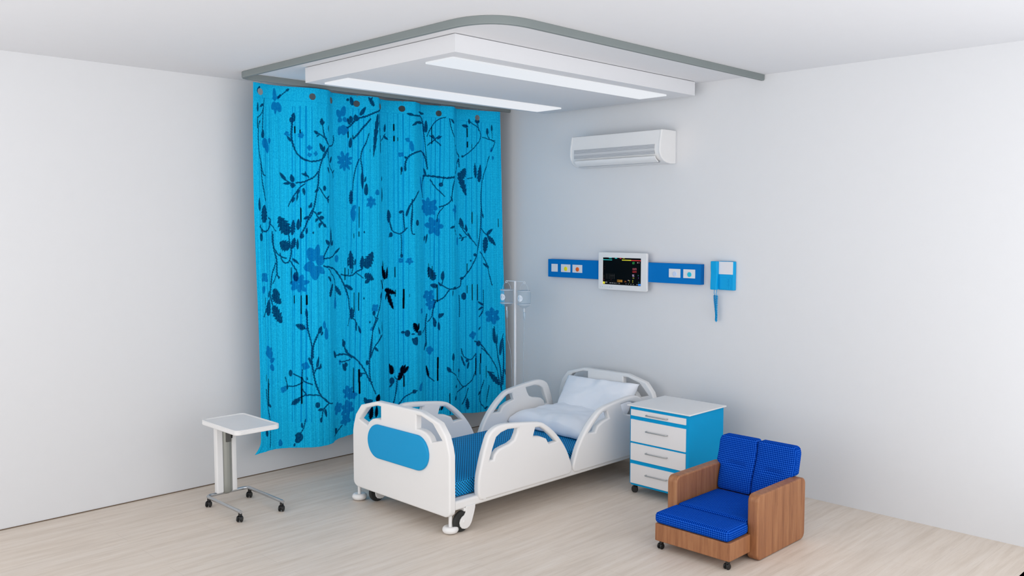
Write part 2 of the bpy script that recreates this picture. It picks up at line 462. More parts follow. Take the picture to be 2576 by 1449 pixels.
# print on the cloth in millimetres (y, z): V stem, L leaf, M petal, F flower, D bud, B black leaf, K black dash, S pleat line; widths in 0.1 mm
MOTIF = """
V 81 -2517,2840 -2535,2726 -2543,2614
V 98 -2566,2678 -2586,2632 -2592,2550 -2581,2462 -2559,2373 -2541,2299 -2516,2286
V 98 -2564,2373 -2552,2261 -2534,2164 -2520,2104
V 81 -2524,2787 -2550,2732 -2594,2698
L 179 -2593,2742 -2591,2809
L 276 -2594,2878 -2565,2926
L 179 -2528,2802 -2569,2778
M 325 -2407,2834 -2410,2928
M 447 -2398,2824 -2436,2771
M 447 -2388,2825 -2364,2755
M 276 -2398,2824 -2406,2736
M 195 -2430,2851 -2356,2869
V 73 -2380,2856 -2302,2927
L 163 -2317,2913 -2296,2932
L 146 -2381,2852 -2357,2888
L 293 -2540,2554 -2535,2618
M 569 -2509,2557 -2528,2484
M 447 -2509,2542 -2486,2450
M 276 -2466,2561 -2470,2519
V 122 -2276,2741 -2281,2657 -2286,2587 -2272,2511 -2252,2465 -2209,2421 -2150,2403 -2082,2414 -2038,2440 -2014,2485 -1988,2526
D 146 211 -2283,2704
L 179 -2277,2722 -2265,2759
L 146 -2270,2692 -2258,2742
L 179 -2286,2545 -2315,2586
F 228 5 -2318,2601
F 244 5 -2221,2594
V 114 -1988,2526 -2027,2586 -2046,2663 -2050,2709
L 374 -2051,2678 -2060,2733
L 163 -2049,2694 -2078,2703
L 163 -2049,2690 -2029,2709
V 98 -2013,2579 -2075,2610 -2116,2628
L 228 -2090,2611 -2128,2632
L 114 -2080,2609 -2106,2588
D 89 260 -1992,2660
V 98 -1988,2526 -1914,2543 -1894,2577 -1895,2617
L 293 -2043,2483 -2081,2543
L 179 -2041,2483 -2031,2527
L 146 -2028,2484 -2067,2495
F 228 4 -2160,2504
F 195 4 -2113,2462
F 179 4 -2161,2452
V 122 -1988,2526 -2043,2451 -2073,2379 -2088,2316 -2093,2237 -2111,2158 -2129,2068
V 98 -2003,2509 -1997,2431 -1972,2377 -1911,2326 -1906,2294
L 244 -1971,2401 -1932,2455
L 179 -1983,2321 -2007,2368
L 122 -1916,2326 -1891,2353
V 122 -2092,2327 -2135,2283 -2174,2262 -2211,2246 -2256,2241
V 98 -2269,2221 -2306,2244 -2340,2262
L 228 -2332,2259 -2377,2316
L 276 -2280,2244 -2291,2304
L 195 -2298,2236 -2351,2233
L 325 -2280,2241 -2284,2200
L 130 -2187,2289 -2194,2329
L 179 -2177,2293 -2219,2312
L 114 -2162,2278 -2187,2306
V 81 -2196,2235 -2241,2195 -2282,2132 -2315,2066
L 211 -2237,2195 -2253,2152
L 211 -2276,2136 -2286,2092
L 179 -2208,2203 -2200,2147
L 130 -2247,2160 -2256,2103
V 98 -2084,2210 -2055,2168 -2017,2129 -1994,2120
D 146 203 -2035,2205
L 195 -2091,2198 -2126,2170
L 122 -2007,2125 -2001,2091
L 122 -2015,2127 -1984,2155
V 98 -2129,2072 -2145,2009 -2169,1965
L 163 -2157,2054 -2148,2096
L 114 -2165,2052 -2168,2075
V 98 -2137,2031 -2086,1977 -2033,1913
L 195 -2104,2007 -2064,2024
L 211 -2086,1984 -2041,1984
L 146 -2095,1977 -2115,1952
L 163 -2065,1944 -2082,1921
L 146 -2045,1936 -2018,1905
L 585 -2540,1941 -2536,2070
L 244 -2585,2027 -2588,2125
M 488 -1822,2768 -1857,2821
M 488 -1807,2777 -1786,2856
M 366 -1817,2760 -1849,2729
M 366 -1802,2761 -1760,2739
M 650 -1789,2706 -1805,2628
M 407 -1823,2695 -1844,2625
M 325 -1774,2699 -1758,2639
V 138 -1444,2857 -1541,2819 -1608,2789 -1678,2763 -1729,2711 -1761,2690
V 138 -1571,2769 -1633,2699 -1672,2648 -1705,2610
D 179 276 -1728,2758
L 244 -1737,2714 -1760,2767
L 407 -1683,2746 -1690,2799
L 260 -1655,2792 -1611,2863
L 358 -1711,2867 -1726,2935
L 195 -1740,2913 -1770,2902
L 358 -1535,2875 -1589,2941
L 146 -1580,2908 -1547,2945
L 374 -1498,2816 -1548,2469
L 325 -1470,2825 -1434,2505
V 98 -1587,2652 -1618,2568 -1642,2518 -1653,2452 -1644,2378 -1641,2271
L 228 -1644,2345 -1642,2209
V 81 -1667,2451 -1692,2377 -1710,2294 -1720,2211 -1730,2137
L 358 -1739,2091 -1737,2203
L 276 -1615,2163 -1613,2259
L 114 -1624,2267 -1616,2314
L 293 -1742,2534 -1729,2617
L 146 -1423,2114 -1419,2237
L 114 -1422,2284 -1421,2326
L 244 -1375,2686 -1366,2755
V 81 -1425,2608 -1368,2672
L 211 -1393,2655 -1335,2627
F 797 9 -1794,2425
M 455 -1722,2059 -1719,1951
M 325 -1727,2046 -1696,2084
F 504 6 -1570,2110
M 423 -1512,2166 -1508,2212
V 122 -1173,2846 -1120,2836 -999,2842 -970,2791 -959,2721
L 211 -1134,2837 -1192,2849
L 211 -970,2795 -1128,2780
L 211 -1078,2790 -1150,2751
V 81 -970,2782 -957,2668 -944,2545 -932,2408
L 293 -943,2713 -938,2819
V 81 -932,2683 -877,2787 -825,2835 -771,2852
L 195 -957,2871 -1062,2874
V 138 -932,2408 -974,2543 -1082,2538 -1158,2511 -1199,2459 -1207,2396
L 179 -1185,2474 -1213,2494
D 65 211 -1230,2387
D 89 195 -1206,2391
F 211 4 -1184,2631
M 325 -1147,2538 -1159,2625
F 244 4 -1235,2509
V 98 -926,2608 -879,2645 -826,2692
V 98 -905,2688 -861,2655 -816,2610
L 163 -870,2661 -884,2700
L 146 -844,2663 -807,2690
V 98 -735,2839 -715,2751 -658,2649 -583,2566 -563,2528
V 89 -521,2534 -483,2561 -424,2609 -358,2668 -331,2725 -358,2789 -423,2821 -471,2848
D 122 114 -530,2534
V 98 -355,2770 -373,2852
D 309 195 -373,2851
L 260 -476,2798 -532,2808
L 195 -462,2824 -468,2867
L 195 -684,2805 -723,2841
L 260 -255,2738 -256,2798
L 211 -206,2768 -206,2829
V 81 -308,2712 -221,2693 -170,2686
V 81 -255,2738 -231,2697 -177,2677
V 81 -206,2768 -200,2708
V 81 -171,2677 -190,2629 -220,2590
M 260 -205,2624 -222,2581
M 276 -199,2549 -198,2512
V 163 -967,2347 -909,2346 -829,2338 -765,2332 -690,2342
L 163 -947,2345 -966,2413
V 122 -566,2512 -612,2417 -679,2322 -705,2230 -716,2147
V 114 -566,2512 -562,2443
L 618 -551,2329 -504,2431
L 537 -568,2392 -497,2187
L 358 -402,2346 -409,2482
L 455 -357,2310 -340,2469
V 81 -484,2339 -436,2348
V 81 -238,2545 -269,2458 -298,2391 -310,2335
V 98 -316,2326 -336,2204 -333,2082 -308,2005
L 122 -326,2026 -306,1986
V 98 -905,2315 -874,2263 -821,2210 -783,2173
V 73 -791,2343 -807,2282
D 187 179 -816,2274
V 114 -967,2340 -992,2251 -981,2161
M 293 -998,2202 -1032,2341
V 138 -1068,2210 -1133,2140 -1178,2070 -1198,2007
L 211 -1202,2005 -1167,2096
V 98 -1151,2140 -1150,2009 -1160,1887
L 228 -1256,2026 -1224,2045
L 309 -1342,1944 -1348,2047
V 81 -1336,1965 -1310,1880
D 244 211 -1092,1941
F 813 7 -924,2088
F 488 5 -660,2059
V 114 -716,2147 -766,2103 -829,2082
V 81 -794,2083 -840,2021 -850,1956
L 163 -705,2129 -728,2177
L 325 -548,1917 -557,1992
V 98 -548,1922 -498,1877
K 114 -2262,2654 -2262,2611
K 89 -2224,2632 -2224,2613
K 98 -1755,2656 -1756,2615
K 65 -1711,2634 -1711,2610
K 49 -1578,2529 -1578,2508
K 98 -1286,2756 -1287,2706
K 98 -1286,2658 -1287,2619
K 57 -1257,2648 -1257,2622
K 81 -890,2764 -891,2622
K 98 -485,2782 -485,2708
K 106 -485,2662 -485,2618
K 65 -438,2644 -438,2611
K 73 -2226,2055 -2227,1914
K 114 -441,2039 -442,1955
K 65 -382,2016 -383,1894
K 49 -1233,2406 -1234,2346
K 65 -2596,2705 -2598,2624
V 114 -2588,1914 -2541,1877 -2490,1899 -2474,1960 -2488,1977
V 81 -2484,1945 -2418,1882
D 163 309 -2576,1837
L 537 -2539,1945 -2531,2074
V 114 -2583,1922 -2563,1869
L 854 -2318,1856 -2392,1990
V 106 -2318,1858 -2309,1790 -2299,1727 -2312,1665 -2339,1642 -2372,1666 -2388,1713
V 114 -2457,1874 -2455,1791 -2421,1729 -2380,1690 -2337,1679
V 138 -2453,1853 -2446,1753 -2418,1675 -2416,1567 -2398,1533
V 114 -2427,1644 -2465,1568 -2481,1484 -2488,1408 -2466,1319
V 81 -2414,1566 -2464,1490
L 780 -2312,1751 -2389,1798
L 309 -2290,1850 -2279,1965
L 276 -2250,1889 -2243,1973
L 341 -2291,1749 -2273,1830
L 179 -2254,1741 -2253,1824
L 276 -2229,1824 -2214,1863
V 114 -2137,2048 -2169,1985 -2200,1906 -2230,1850
L 179 -2208,1969 -2167,1994
L 146 -2189,1858 -2185,1906
D 73 89 -2138,1867
V 98 -2125,2024 -2086,1969 -2036,1912
L 179 -2104,2007 -2070,2023
L 228 -2084,1976 -2040,1982
L 114 -2113,1976 -2121,1944
L 179 -2081,1944 -2086,1902
L 122 -2045,1928 -2020,1908
V 98 -2308,1657 -2278,1609 -2256,1560
L 163 -2292,1676 -2244,1630
D 187 358 -2268,1537
M 772 -2128,1653 -2173,1753
M 537 -2119,1661 -2097,1778
M 772 -2128,1621 -2211,1596
M 772 -2124,1617 -2126,1506
M 691 -2115,1633 -2038,1683
M 488 -2107,1605 -2041,1555
F 748 7 -2250,1483
F 423 4 -2554,1542
M 358 -2560,1478 -2573,1423
V 122 -2048,1683 -2010,1746 -1984,1792
L 276 -1962,1757 -1962,1912
L 260 -1991,1774 -2029,1812
L 195 -1945,1764 -1930,1810
V 114 -2050,1667 -1948,1678 -1895,1708
L 163 -1897,1702 -1853,1748
M 309 -1882,1689 -1883,1632
V 138 -2050,1611 -1914,1580 -1851,1512 -1812,1444 -1774,1340
V 114 -1845,1536 -1751,1523 -1695,1554 -1653,1573
L 488 -1745,1578 -1750,1723
L 130 -1775,1596 -1779,1670
L 146 -1712,1606 -1705,1658
L 358 -1657,1576 -1650,1680
L 748 -1625,1579 -1560,1710
V 81 -1695,1539 -1647,1502
L 537 -1633,1529 -1552,1484
L 276 -1628,1457 -1585,1502
V 73 -1741,1539 -1730,1592
V 98 -2001,1585 -1916,1507 -1904,1416 -1905,1346
L 228 -1970,1490 -2008,1531
L 423 -1993,1371 -1939,1469
L 309 -1851,1373 -1906,1458
M 309 -1907,1268 -1905,1360
L 309 -1735,1411 -1812,1454
L 407 -1746,1173 -1745,1269
V 98 -1774,1340 -1765,1258 -1746,1190 -1717,1163 -1700,1126
L 122 -1708,1076 -1709,1149
L 146 -1671,1054 -1687,1120
V 65 -1766,1191 -1787,1124
B 488 -1397,1479 -1447,1594
B 146 -1422,1562 -1423,1635
B 293 -1378,1482 -1367,1581
B 211 -1425,1399 -1472,1480
V 114 -1420,1476 -1448,1399
V 114 -1447,1409 -1476,1309 -1507,1226 -1538,1152 -1570,1061 -1593,850
B 472 -1405,1393 -1286,1355
B 407 -1379,1387 -1311,1222
B 179 -1384,1361 -1397,1306
L 179 -1486,1327 -1443,1396
D 146 203 -1553,1211
F 341 4 -1545,1256
V 81 -1553,1202 -1531,1150
F 211 4 -1575,1085
D 65 98 -1595,1141
V 98 -1591,858 -1541,947 -1460,1023
L 146 -1496,1033 -1515,1100
L 122 -1459,1045 -1462,1137
L 122 -1484,999 -1443,1040
L 179 -1546,930 -1519,895
V 98 -1336,1974 -1328,1913 -1301,1870 -1244,1855 -1195,1903
L 341 -1334,1978 -1348,2053
D 179 203 -1325,1846
L 179 -1310,1860 -1347,1825
V 98 -1224,2043 -1219,1957 -1212,1877
V 98 -1152,2053 -1161,1948 -1153,1861 -1132,1850
D 228 260 -1092,1944
V 81 -1240,1853 -1237,1774 -1240,1685
D 114 195 -1239,1670
F 244 4 -1246,1629
F 341 5 -1176,1625
F 846 6 -875,1913
F 488 5 -937,2045
L 146 -942,1849 -958,1765
L 122 -963,1833 -973,1784
M 358 -667,2086 -668,1963
V 98 -569,1940 -518,1866 -459,1810 -395,1742
L 211 -525,1908 -559,1991
L 211 -496,1864 -504,1933
V 81 -498,1820 -571,1809
L 146 -544,1820 -570,1850
L 163 -526,1818 -551,1781
L 179 -457,1799 -488,1859
L 195 -681,1913 -735,1899
L 163 -669,1884 -626,1837
V 81 -681,1931 -675,1867
M 293 -597,1820 -604,1745
V 114 -333,2091 -339,1997 -344,1903 -360,1790 -384,1678 -419,1603 -461,1539 -511,1474 -552,1438 -575,1374 -729,1366 -788,1387 -818,1408
V 98 -339,1894 -278,1837 -266,1816
L 325 -280,1835 -212,1889
L 504 -286,1818 -298,1669
L 407 -268,1829 -176,1739
V 98 -350,1685 -287,1591 -257,1486 -223,1378
L 211 -255,1538 -320,1582
D 163 146 -413,1658
D 89 89 -460,1606
L 211 -529,1454 -569,1448
L 650 -880,1449 -936,1565
L 293 -807,1446 -802,1528
V 81 -817,1397 -801,1460
L 390 -852,1393 -918,1409
L 163 -815,1395 -846,1432
D 260 122 -674,1372
D 244 341 -527,1289
V 89 -575,1299 -570,1196 -573,1107
L 130 -701,1354 -707,1299
V 114 -739,1366 -789,1304 -845,1270 -892,1277
F 585 5 -935,1319
F 504 5 -911,1237
F 276 4 -1030,1191
V 114 -869,1271 -893,1190 -902,1134
V 114 -952,1157 -962,1094 -963,1022 -959,893
V 89 -902,1136 -942,1091
L 228 -875,1039 -886,1110
L 309 -844,1122 -796,1157
L 179 -835,1158 -837,1110
L 228 -838,1010 -844,1083
L 179 -895,1127 -863,1070
B 569 -1096,1016 -1144,1100
B 244 -1086,1032 -1075,1093
D 325 358 -1121,943
L 244 -1136,935 -1159,972
D 341 211 -1065,1005
D 163 73 -1150,1005
D 211 293 -1198,1014
D 179 114 -1235,1025
V 98 -1007,998 -961,1049
F 293 4 -934,845
L 130 -964,872 -956,923
V 114 -319,1335 -319,1240 -330,1145 -363,1098
L 179 -319,1197 -383,1236
L 179 -330,1183 -376,1155
F 846 6 -221,1092
V 98 -210,995 -193,849 -169,703
L 211 -197,874 -223,981
L 179 -181,834 -181,930
L 211 -146,725 -137,870
V 65 -122,923 -142,822
L 130 -374,974 -350,1005
F 374 4 -442,934
V 114 -421,875 -341,831 -269,737
D 276 260 -377,851
L 683 -2468,1418 -2387,1339
L 488 -2463,1445 -2394,1402
L 748 -2466,1325 -2383,1194
L 504 -2525,1256 -2512,1375
V 98 -2488,1400 -2525,1333 -2575,1252
L 163 -2513,1390 -2506,1444
L 439 -2209,1140 -2274,1175
V 81 -2210,1140 -2186,1137
V 114 -2194,1235 -2188,1131 -2166,1034 -2151,975
L 179 -2194,1225 -2198,1295
V 138 -2152,913 -2150,992 -2125,1063 -2096,1123
L 374 -2098,1097 -2076,1151
L 163 -2079,1079 -2067,1108
M 260 -2049,1129 -2054,1190
M 358 -2031,1042 -2035,1136
V 114 -1820,960 -1801,910 -1751,863
D 163 228 -1824,986
L 130 -1825,983 -1835,1022
V 106 -1917,896 -1811,898 -1751,869
L 163 -1917,886 -1926,933
F 504 5 -2523,986
K 81 -2223,2047 -2225,1949
K 57 -2301,1606 -2303,1488
K 73 -2281,1393 -2282,1338
K 98 -2233,1391 -2235,1257
K 146 -2193,1390 -2194,1326
K 89 -1805,1584 -1806,1493
K 65 -1770,1575 -1771,1533
K 65 -1716,1856 -1716,1822
K 81 -1723,1385 -1725,1235
K 49 -1672,2071 -1674,1905
K 65 -1675,1872 -1675,1835
K 73 -1681,1383 -1683,1241
D 65 98 -1632,1869
D 65 98 -1642,1336
K 65 -1291,1575 -1292,1492
K 65 -1290,1383 -1291,1330
K 146 -1224,1385 -1225,1297
K 163 -1226,1311 -1227,1232
K 49 -1178,1346 -1179,1323
K 57 -933,1594 -934,1477
K 57 -898,1571 -898,1472
K 122 -855,1407 -856,1262
K 73 -492,1579 -493,1504
K 73 -493,1382 -493,1316
K 122 -445,1390 -445,1253
K 122 -387,1387 -388,1250
K 106 -439,2034 -440,1941
K 81 -383,1950 -383,1809
K 114 -144,1979 -144,1912
K 57 -2548,1389 -2549,1343
V 137 -2155,988 -2164,918 -2157,845 -2146,772 -2127,690 -2093,614 -2015,544
V 113 -2146,787 -2125,826 -2087,832
V 97 -2187,910 -2163,860
L 177 -2166,858 -2185,921
L 177 -2123,834 -2108,922
L 161 -2097,822 -2087,864
L 161 -2112,824 -2078,837
V 97 -2298,801 -2242,765 -2213,731 -2159,708
D 137 258 -2320,809
V 97 -2347,710 -2281,709 -2232,732
L 161 -2347,684 -2347,731
V 81 -2239,764 -2234,828
F 339 4 -2211,856
F 290 4 -2377,691
L 97 -2196,743 -2201,771
V 81 -2362,784 -2343,709
V 113 -2314,572 -2267,608 -2207,629 -2109,618
L 419 -2314,572 -2251,603
V 97 -2236,677 -2203,628
V 113 -2017,544 -2066,505 -2087,442
D 121 185 -2094,427
D 185 226 -2121,543
L 210 -2057,503 -2043,440
L 210 -2074,505 -2123,503
V 97 -2017,544 -1976,533
M 419 -2541,954 -2534,1022
M 419 -2526,936 -2483,985
M 355 -2517,912 -2460,931
M 419 -2513,888 -2469,843
V 121 -2536,753 -2543,669 -2540,582
V 89 -2571,712 -2559,595 -2528,473 -2525,258
L 177 -2516,570 -2542,601
L 274 -2561,348 -2576,406
V 81 -2216,443 -2226,396 -2249,349
L 145 -2241,380 -2245,424
D 274 371 -2265,313
D 226 210 -2276,288
L 177 -2295,334 -2271,312
M 419 -2411,250 -2418,307
L 113 -2304,242 -2299,270
V 121 -1808,940 -1779,895 -1720,856 -1678,810 -1637,739 -1604,669 -1584,648
V 105 -1898,898 -1848,905 -1769,884
L 274 -1910,881 -1937,943
D 145 242 -1829,982
L 161 -1829,991 -1836,1024
V 89 -1823,966 -1802,929
V 97 -1770,851 -1830,841 -1864,848
L 323 -1809,765 -1842,827
D 161 202 -1808,813
M 177 -1864,817 -1864,863
V 105 -1679,724 -1640,729
D 177 194 -1679,719
V 113 -1602,786 -1599,702 -1586,633 -1544,549
V 113 -1518,1169 -1565,1071 -1581,1005 -1597,888 -1602,786
V 97 -1592,878 -1531,958 -1481,1021
L 161 -1552,926 -1516,896
D 129 210 -1620,812
F 581 6 -1789,586
F 677 6 -1801,462
F 500 5 -1895,476
F 500 5 -1817,369
F 419 5 -1744,560
L 403 -1611,455 -1650,530
B 435 -1529,480 -1514,542
D 339 161 -1610,495
D 339 242 -1611,410
B 371 -1599,336 -1583,445
B 323 -1544,345 -1536,447
L 177 -1921,280 -1932,333
V 97 -1940,271 -1887,301 -1855,328
D 161 194 -1919,307
B 452 -1331,675 -1335,754
B 242 -1335,698 -1354,770
D 226 306 -1331,620
L 177 -1325,591 -1358,568
B 403 -1273,620 -1215,750
B 258 -1254,695 -1238,747
B 306 -1232,676 -1193,736
V 113 -1284,623 -1291,535 -1321,422
V 89 -1284,630 -1308,653
V 97 -1275,409 -1233,469 -1148,513 -1115,518
D 185 177 -1143,513
M 435 -1065,506 -1027,580
V 97 -960,681 -950,626 -911,586 -886,564
B 226 -938,611 -962,713
F 371 4 -928,842
L 129 -987,842 -961,918
V 97 -552,813 -531,746 -461,712 -406,763
D 161 161 -496,704
L 161 -520,656 -544,717
L 161 -494,628 -479,695
L 145 -537,698 -555,753
L 339 -703,729 -703,799
V 89 -701,742 -707,640
V 97 -749,646 -646,585 -576,515 -533,471 -472,503 -431,558 -407,632 -408,755
L 339 -731,633 -771,680
D 105 185 -586,623
V 81 -586,611 -590,562
D 210 161 -647,490
V 97 -648,416 -565,448 -531,471
L 194 -673,363 -648,417
V 89 -487,450 -513,377 -546,312
L 387 -493,265 -499,370
V 105 -135,396 -142,590 -181,785 -204,921
V 97 -135,413 -181,593 -258,724 -340,806
V 113 -127,452 -119,686 -127,878
L 468 -149,450 -281,590
V 81 -279,587 -216,567
L 290 -204,840 -217,984
V 97 -135,491 -111,589 -101,548
L 177 -350,416 -389,381
V 81 -320,509 -352,416 -363,332 -308,256
V 81 -266,456 -291,312
L 177 -312,257 -274,272
V 89 -745,433 -739,246
B 242 -842,291 -856,334
B 210 -824,289 -809,334
K 40 -1963,772 -1966,691
K 73 -1735,773 -1738,580
K 194 -1687,756 -1688,663
K 177 -1684,659 -1685,570
K 105 -2240,769 -2243,570
K 177 -853,768 -854,677
K 161 -856,663 -856,572
K 113 -1229,654 -1230,566
K 105 -409,717 -409,566
K 145 -353,750 -353,674
K 97 -360,665 -360,570
K 73 -294,636 -294,531
K 73 -2540,784 -2545,585
K 56 -2568,819 -2569,773
K 65 -740,442 -741,350
K 48 -1736,782 -1736,757
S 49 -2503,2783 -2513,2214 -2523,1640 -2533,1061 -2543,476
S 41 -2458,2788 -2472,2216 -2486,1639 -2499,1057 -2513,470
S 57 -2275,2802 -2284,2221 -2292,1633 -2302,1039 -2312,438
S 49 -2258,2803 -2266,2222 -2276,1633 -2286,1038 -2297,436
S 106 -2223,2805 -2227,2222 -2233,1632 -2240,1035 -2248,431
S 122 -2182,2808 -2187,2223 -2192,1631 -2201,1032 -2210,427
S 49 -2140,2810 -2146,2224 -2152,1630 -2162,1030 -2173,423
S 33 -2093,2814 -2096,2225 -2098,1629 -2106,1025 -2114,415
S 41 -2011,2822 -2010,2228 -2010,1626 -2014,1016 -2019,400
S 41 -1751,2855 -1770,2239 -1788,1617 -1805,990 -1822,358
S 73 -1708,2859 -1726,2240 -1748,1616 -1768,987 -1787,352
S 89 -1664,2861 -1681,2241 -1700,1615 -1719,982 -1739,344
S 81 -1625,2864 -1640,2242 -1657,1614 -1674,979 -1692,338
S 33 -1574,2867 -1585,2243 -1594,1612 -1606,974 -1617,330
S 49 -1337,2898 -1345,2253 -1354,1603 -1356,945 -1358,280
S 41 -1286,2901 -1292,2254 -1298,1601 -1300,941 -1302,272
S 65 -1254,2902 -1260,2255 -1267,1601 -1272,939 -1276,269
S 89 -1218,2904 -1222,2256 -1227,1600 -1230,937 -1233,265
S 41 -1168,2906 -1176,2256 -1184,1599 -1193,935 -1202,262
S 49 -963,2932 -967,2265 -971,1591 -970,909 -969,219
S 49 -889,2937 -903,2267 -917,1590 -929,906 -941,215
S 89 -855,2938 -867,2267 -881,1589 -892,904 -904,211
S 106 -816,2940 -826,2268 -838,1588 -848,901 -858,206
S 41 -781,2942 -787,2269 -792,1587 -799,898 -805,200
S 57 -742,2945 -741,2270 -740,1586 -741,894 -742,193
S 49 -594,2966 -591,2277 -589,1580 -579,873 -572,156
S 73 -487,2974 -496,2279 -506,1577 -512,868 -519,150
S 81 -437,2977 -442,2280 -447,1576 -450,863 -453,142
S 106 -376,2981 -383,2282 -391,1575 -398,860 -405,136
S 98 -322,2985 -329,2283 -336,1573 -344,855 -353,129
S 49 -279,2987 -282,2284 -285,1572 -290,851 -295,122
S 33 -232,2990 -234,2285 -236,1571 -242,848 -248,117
"""
EYE = [(-2.53, 2.887), (-2.135, 2.884), (-1.925, 2.884), (-1.68, 2.883), (-1.44, 2.886), (-1.225, 2.886), (-.83, 2.882), (-.385, 2.882)]
def build_curtain():
    y0, y1, z0, z1 = -2.640, -.100, .232, 2.948
    ds = .0034; ny = int((y1-y0)/ds)+1; nz = int((z1-z0)/ds)+1
    ys = np.linspace(y0, y1, ny); zs = np.linspace(z0, z1, nz)
    Y, Z = np.meshgrid(ys, zs)                      # shape nz, ny : cloth coordinates
    vine = np.zeros_like(Y); bloom = np.zeros_like(Y); dash = np.zeros_like(Y); pleat = np.zeros_like(Y)
    rs = np.random.RandomState(4)
    AA = .0022
    def win(P, m):
        a = max(0, int((min(p[0] for p in P)-m-y0)/ds)); b = min(ny, int((max(p[0] for p in P)+m-y0)/ds)+2)
        c = max(0, int((min(p[1] for p in P)-m-z0)/ds)); d = min(nz, int((max(p[1] for p in P)+m-z0)/ds)+2)
        return slice(c, max(d, c)), slice(a, max(b, a))
    def stamp(arr, w, cov):
        arr[w] = np.maximum(arr[w], np.clip(cov, 0, 1))
    def seg(arr, P, r0, rough=0.0):
        for p, q in zip(P, P[1:]):
            w = win((p, q), r0*2+.004)
            if Y[w].size == 0: continue
            dx, dz = q[0]-p[0], q[1]-p[1]; L2 = dx*dx+dz*dz+1e-12
            t = np.clip(((Y[w]-p[0])*dx+(Z[w]-p[1])*dz)/L2, 0, 1)
            d = np.hypot(Y[w]-p[0]-t*dx, Z[w]-p[1]-t*dz)
            rr = r0*(1+rough*np.sin(Z[w]*310+Y[w]*170))
            stamp(arr, w, (rr-d)/AA+.5)
    def leaf(arr, a, b, wd, jag=.18, k=9.0, full=.62):
        L = math.hypot(b[0]-a[0], b[1]-a[1])+1e-9; ux, uz = (b[0]-a[0])/L, (b[1]-a[1])/L
        w = win((a, b), wd+.004)
        if Y[w].size == 0: return
        t = ((Y[w]-a[0])*ux+(Z[w]-a[1])*uz)/L; s = (Y[w]-a[0])*(-uz)+(Z[w]-a[1])*ux
        tc = np.clip(t, 0, 1)
        prof = np.sin(PI*tc**.75)**full
        jg = 1-jag*np.abs(((tc*k) % 1)-.1)
        rr = wd/2*prof*jg
        cov = (rr-np.abs(s))/AA+.5
        cov = np.where((t < 0) | (t > 1), 0, cov)
        if wd > .026:
            cov = cov - 1.2*np.clip((.0011-np.abs(s))/.001, 0, 1)*(tc < .7)
        stamp(arr, w, cov)
    for ln in MOTIF.strip().split('\n'):
        t = ln.split(); k = t[0]
        P = [tuple(int(v)/1000.0 for v in s.split(',')) for s in t[1:] if ',' in s]
        N = [int(s)/10000.0 for s in t[1:] if ',' not in s]
        if k == 'V':
            C = [(v.x, v.y) for v in catmull([(a, b, 0) for a, b in P], 6, False)]
            seg(vine, C, N[0]*.50, .30)
        elif k == 'L': leaf(vine, P[0], P[1], N[0]*1.22, .40 if N[0] > .030 else .2, 5.5 if N[0] > .030 else 8)
        elif k == 'B':
            leaf(vine, P[0], P[1], N[0]*1.25, .35, 6); leaf(dash, P[0], P[1], N[0]*.9, .35, 6)
        elif k == 'M': leaf(bloom, P[0], P[1], N[0]*1.1, .08, 5, .5)
        elif k == 'F':
            n = int(round(N[1]*10000)); c = P[0]; R = N[0]; a0 = rs.rand()*6
            for i in range(n):
                a = a0+2*PI*i/n+rs.uniform(-.15, .15); L = R*rs.uniform(.85, 1.1)
                leaf(bloom, (c[0]+math.cos(a)*R*.06, c[1]+math.sin(a)*R*.06), (c[0]+math.cos(a)*L, c[1]+math.sin(a)*L), R*4.0/n*rs.uniform(.85, 1.15), .22, 3, .42)
        elif k == 'D':
            w = win(P, max(N)+.004)
            if Y[w].size: stamp(vine, w, (1-np.hypot((Y[w]-P[0][0])/N[0], (Z[w]-P[0][1])/N[1]))*min(N)/AA+.5)
        elif k == 'K': seg(dash, P, N[0]*.5)
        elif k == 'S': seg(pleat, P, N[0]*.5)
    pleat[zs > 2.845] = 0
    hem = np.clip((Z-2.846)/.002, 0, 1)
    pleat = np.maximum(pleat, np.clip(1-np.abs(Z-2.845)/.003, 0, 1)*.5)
    # shape of the hanging cloth
    left = np.clip((-2.40-Y)/.24, 0, 1)
    YY = Y + left*(.050+.012*np.sin(Z*2.1))
    flare = np.clip((.33-Z)/.10, 0, 1)**2
    YY = YY - left**3*flare*.055
    right = np.clip((Y+.45)/.35, 0, 1)
    YY = YY - right*(.052*np.clip((Z-.9)/2.0, 0, 1)+.012)
    bot = .018*np.sin(Y*7.3+1.0)*np.clip((.5-Z)/.3, 0, 1)
    ZZ = Z + bot
    XX = fold(YY, ZZ) + .0025*np.sin(Y*95+Z*1.3)*np.clip((2.84-Z)*6, 0, 1) + .0015*np.sin(Y*211+2)*np.clip((2.84-Z)*6, 0, 1)
    XX = XX - left**2*.012
    # eyelets: pull the nearest cloth points on to the rim, drop the faces inside
    R = .0245; inside = np.zeros_like(Y, bool)
    for ey, ez in EYE:
        d = np.hypot(YY-ey, ZZ-ez)+1e-9
        near = np.abs(d-R) < ds*.62
        inside |= (d < R-ds*.62)
        YY = np.where(near, ey+(YY-ey)*R/d, YY); ZZ = np.where(near, ez+(ZZ-ez)*R/d, ZZ)
    co = np.stack([XX, YY, ZZ], -1).reshape(-1, 3).astype(np.float32)
    idx = np.arange(ny*nz).reshape(nz, ny)
    q = np.stack([idx[:-1, :-1], idx[:-1, 1:], idx[1:, 1:], idx[1:, :-1]], -1).reshape(-1, 4)
    ins = inside.reshape(-1); keep = ~(ins[q].any(1)); q = q[keep]
    me = bpy.data.meshes.new('cloth')
    me.vertices.add(len(co)); me.vertices.foreach_set('co', co.ravel())
    me.loops.add(q.size); me.loops.foreach_set('vertex_index', q.ravel().astype(np.int32))
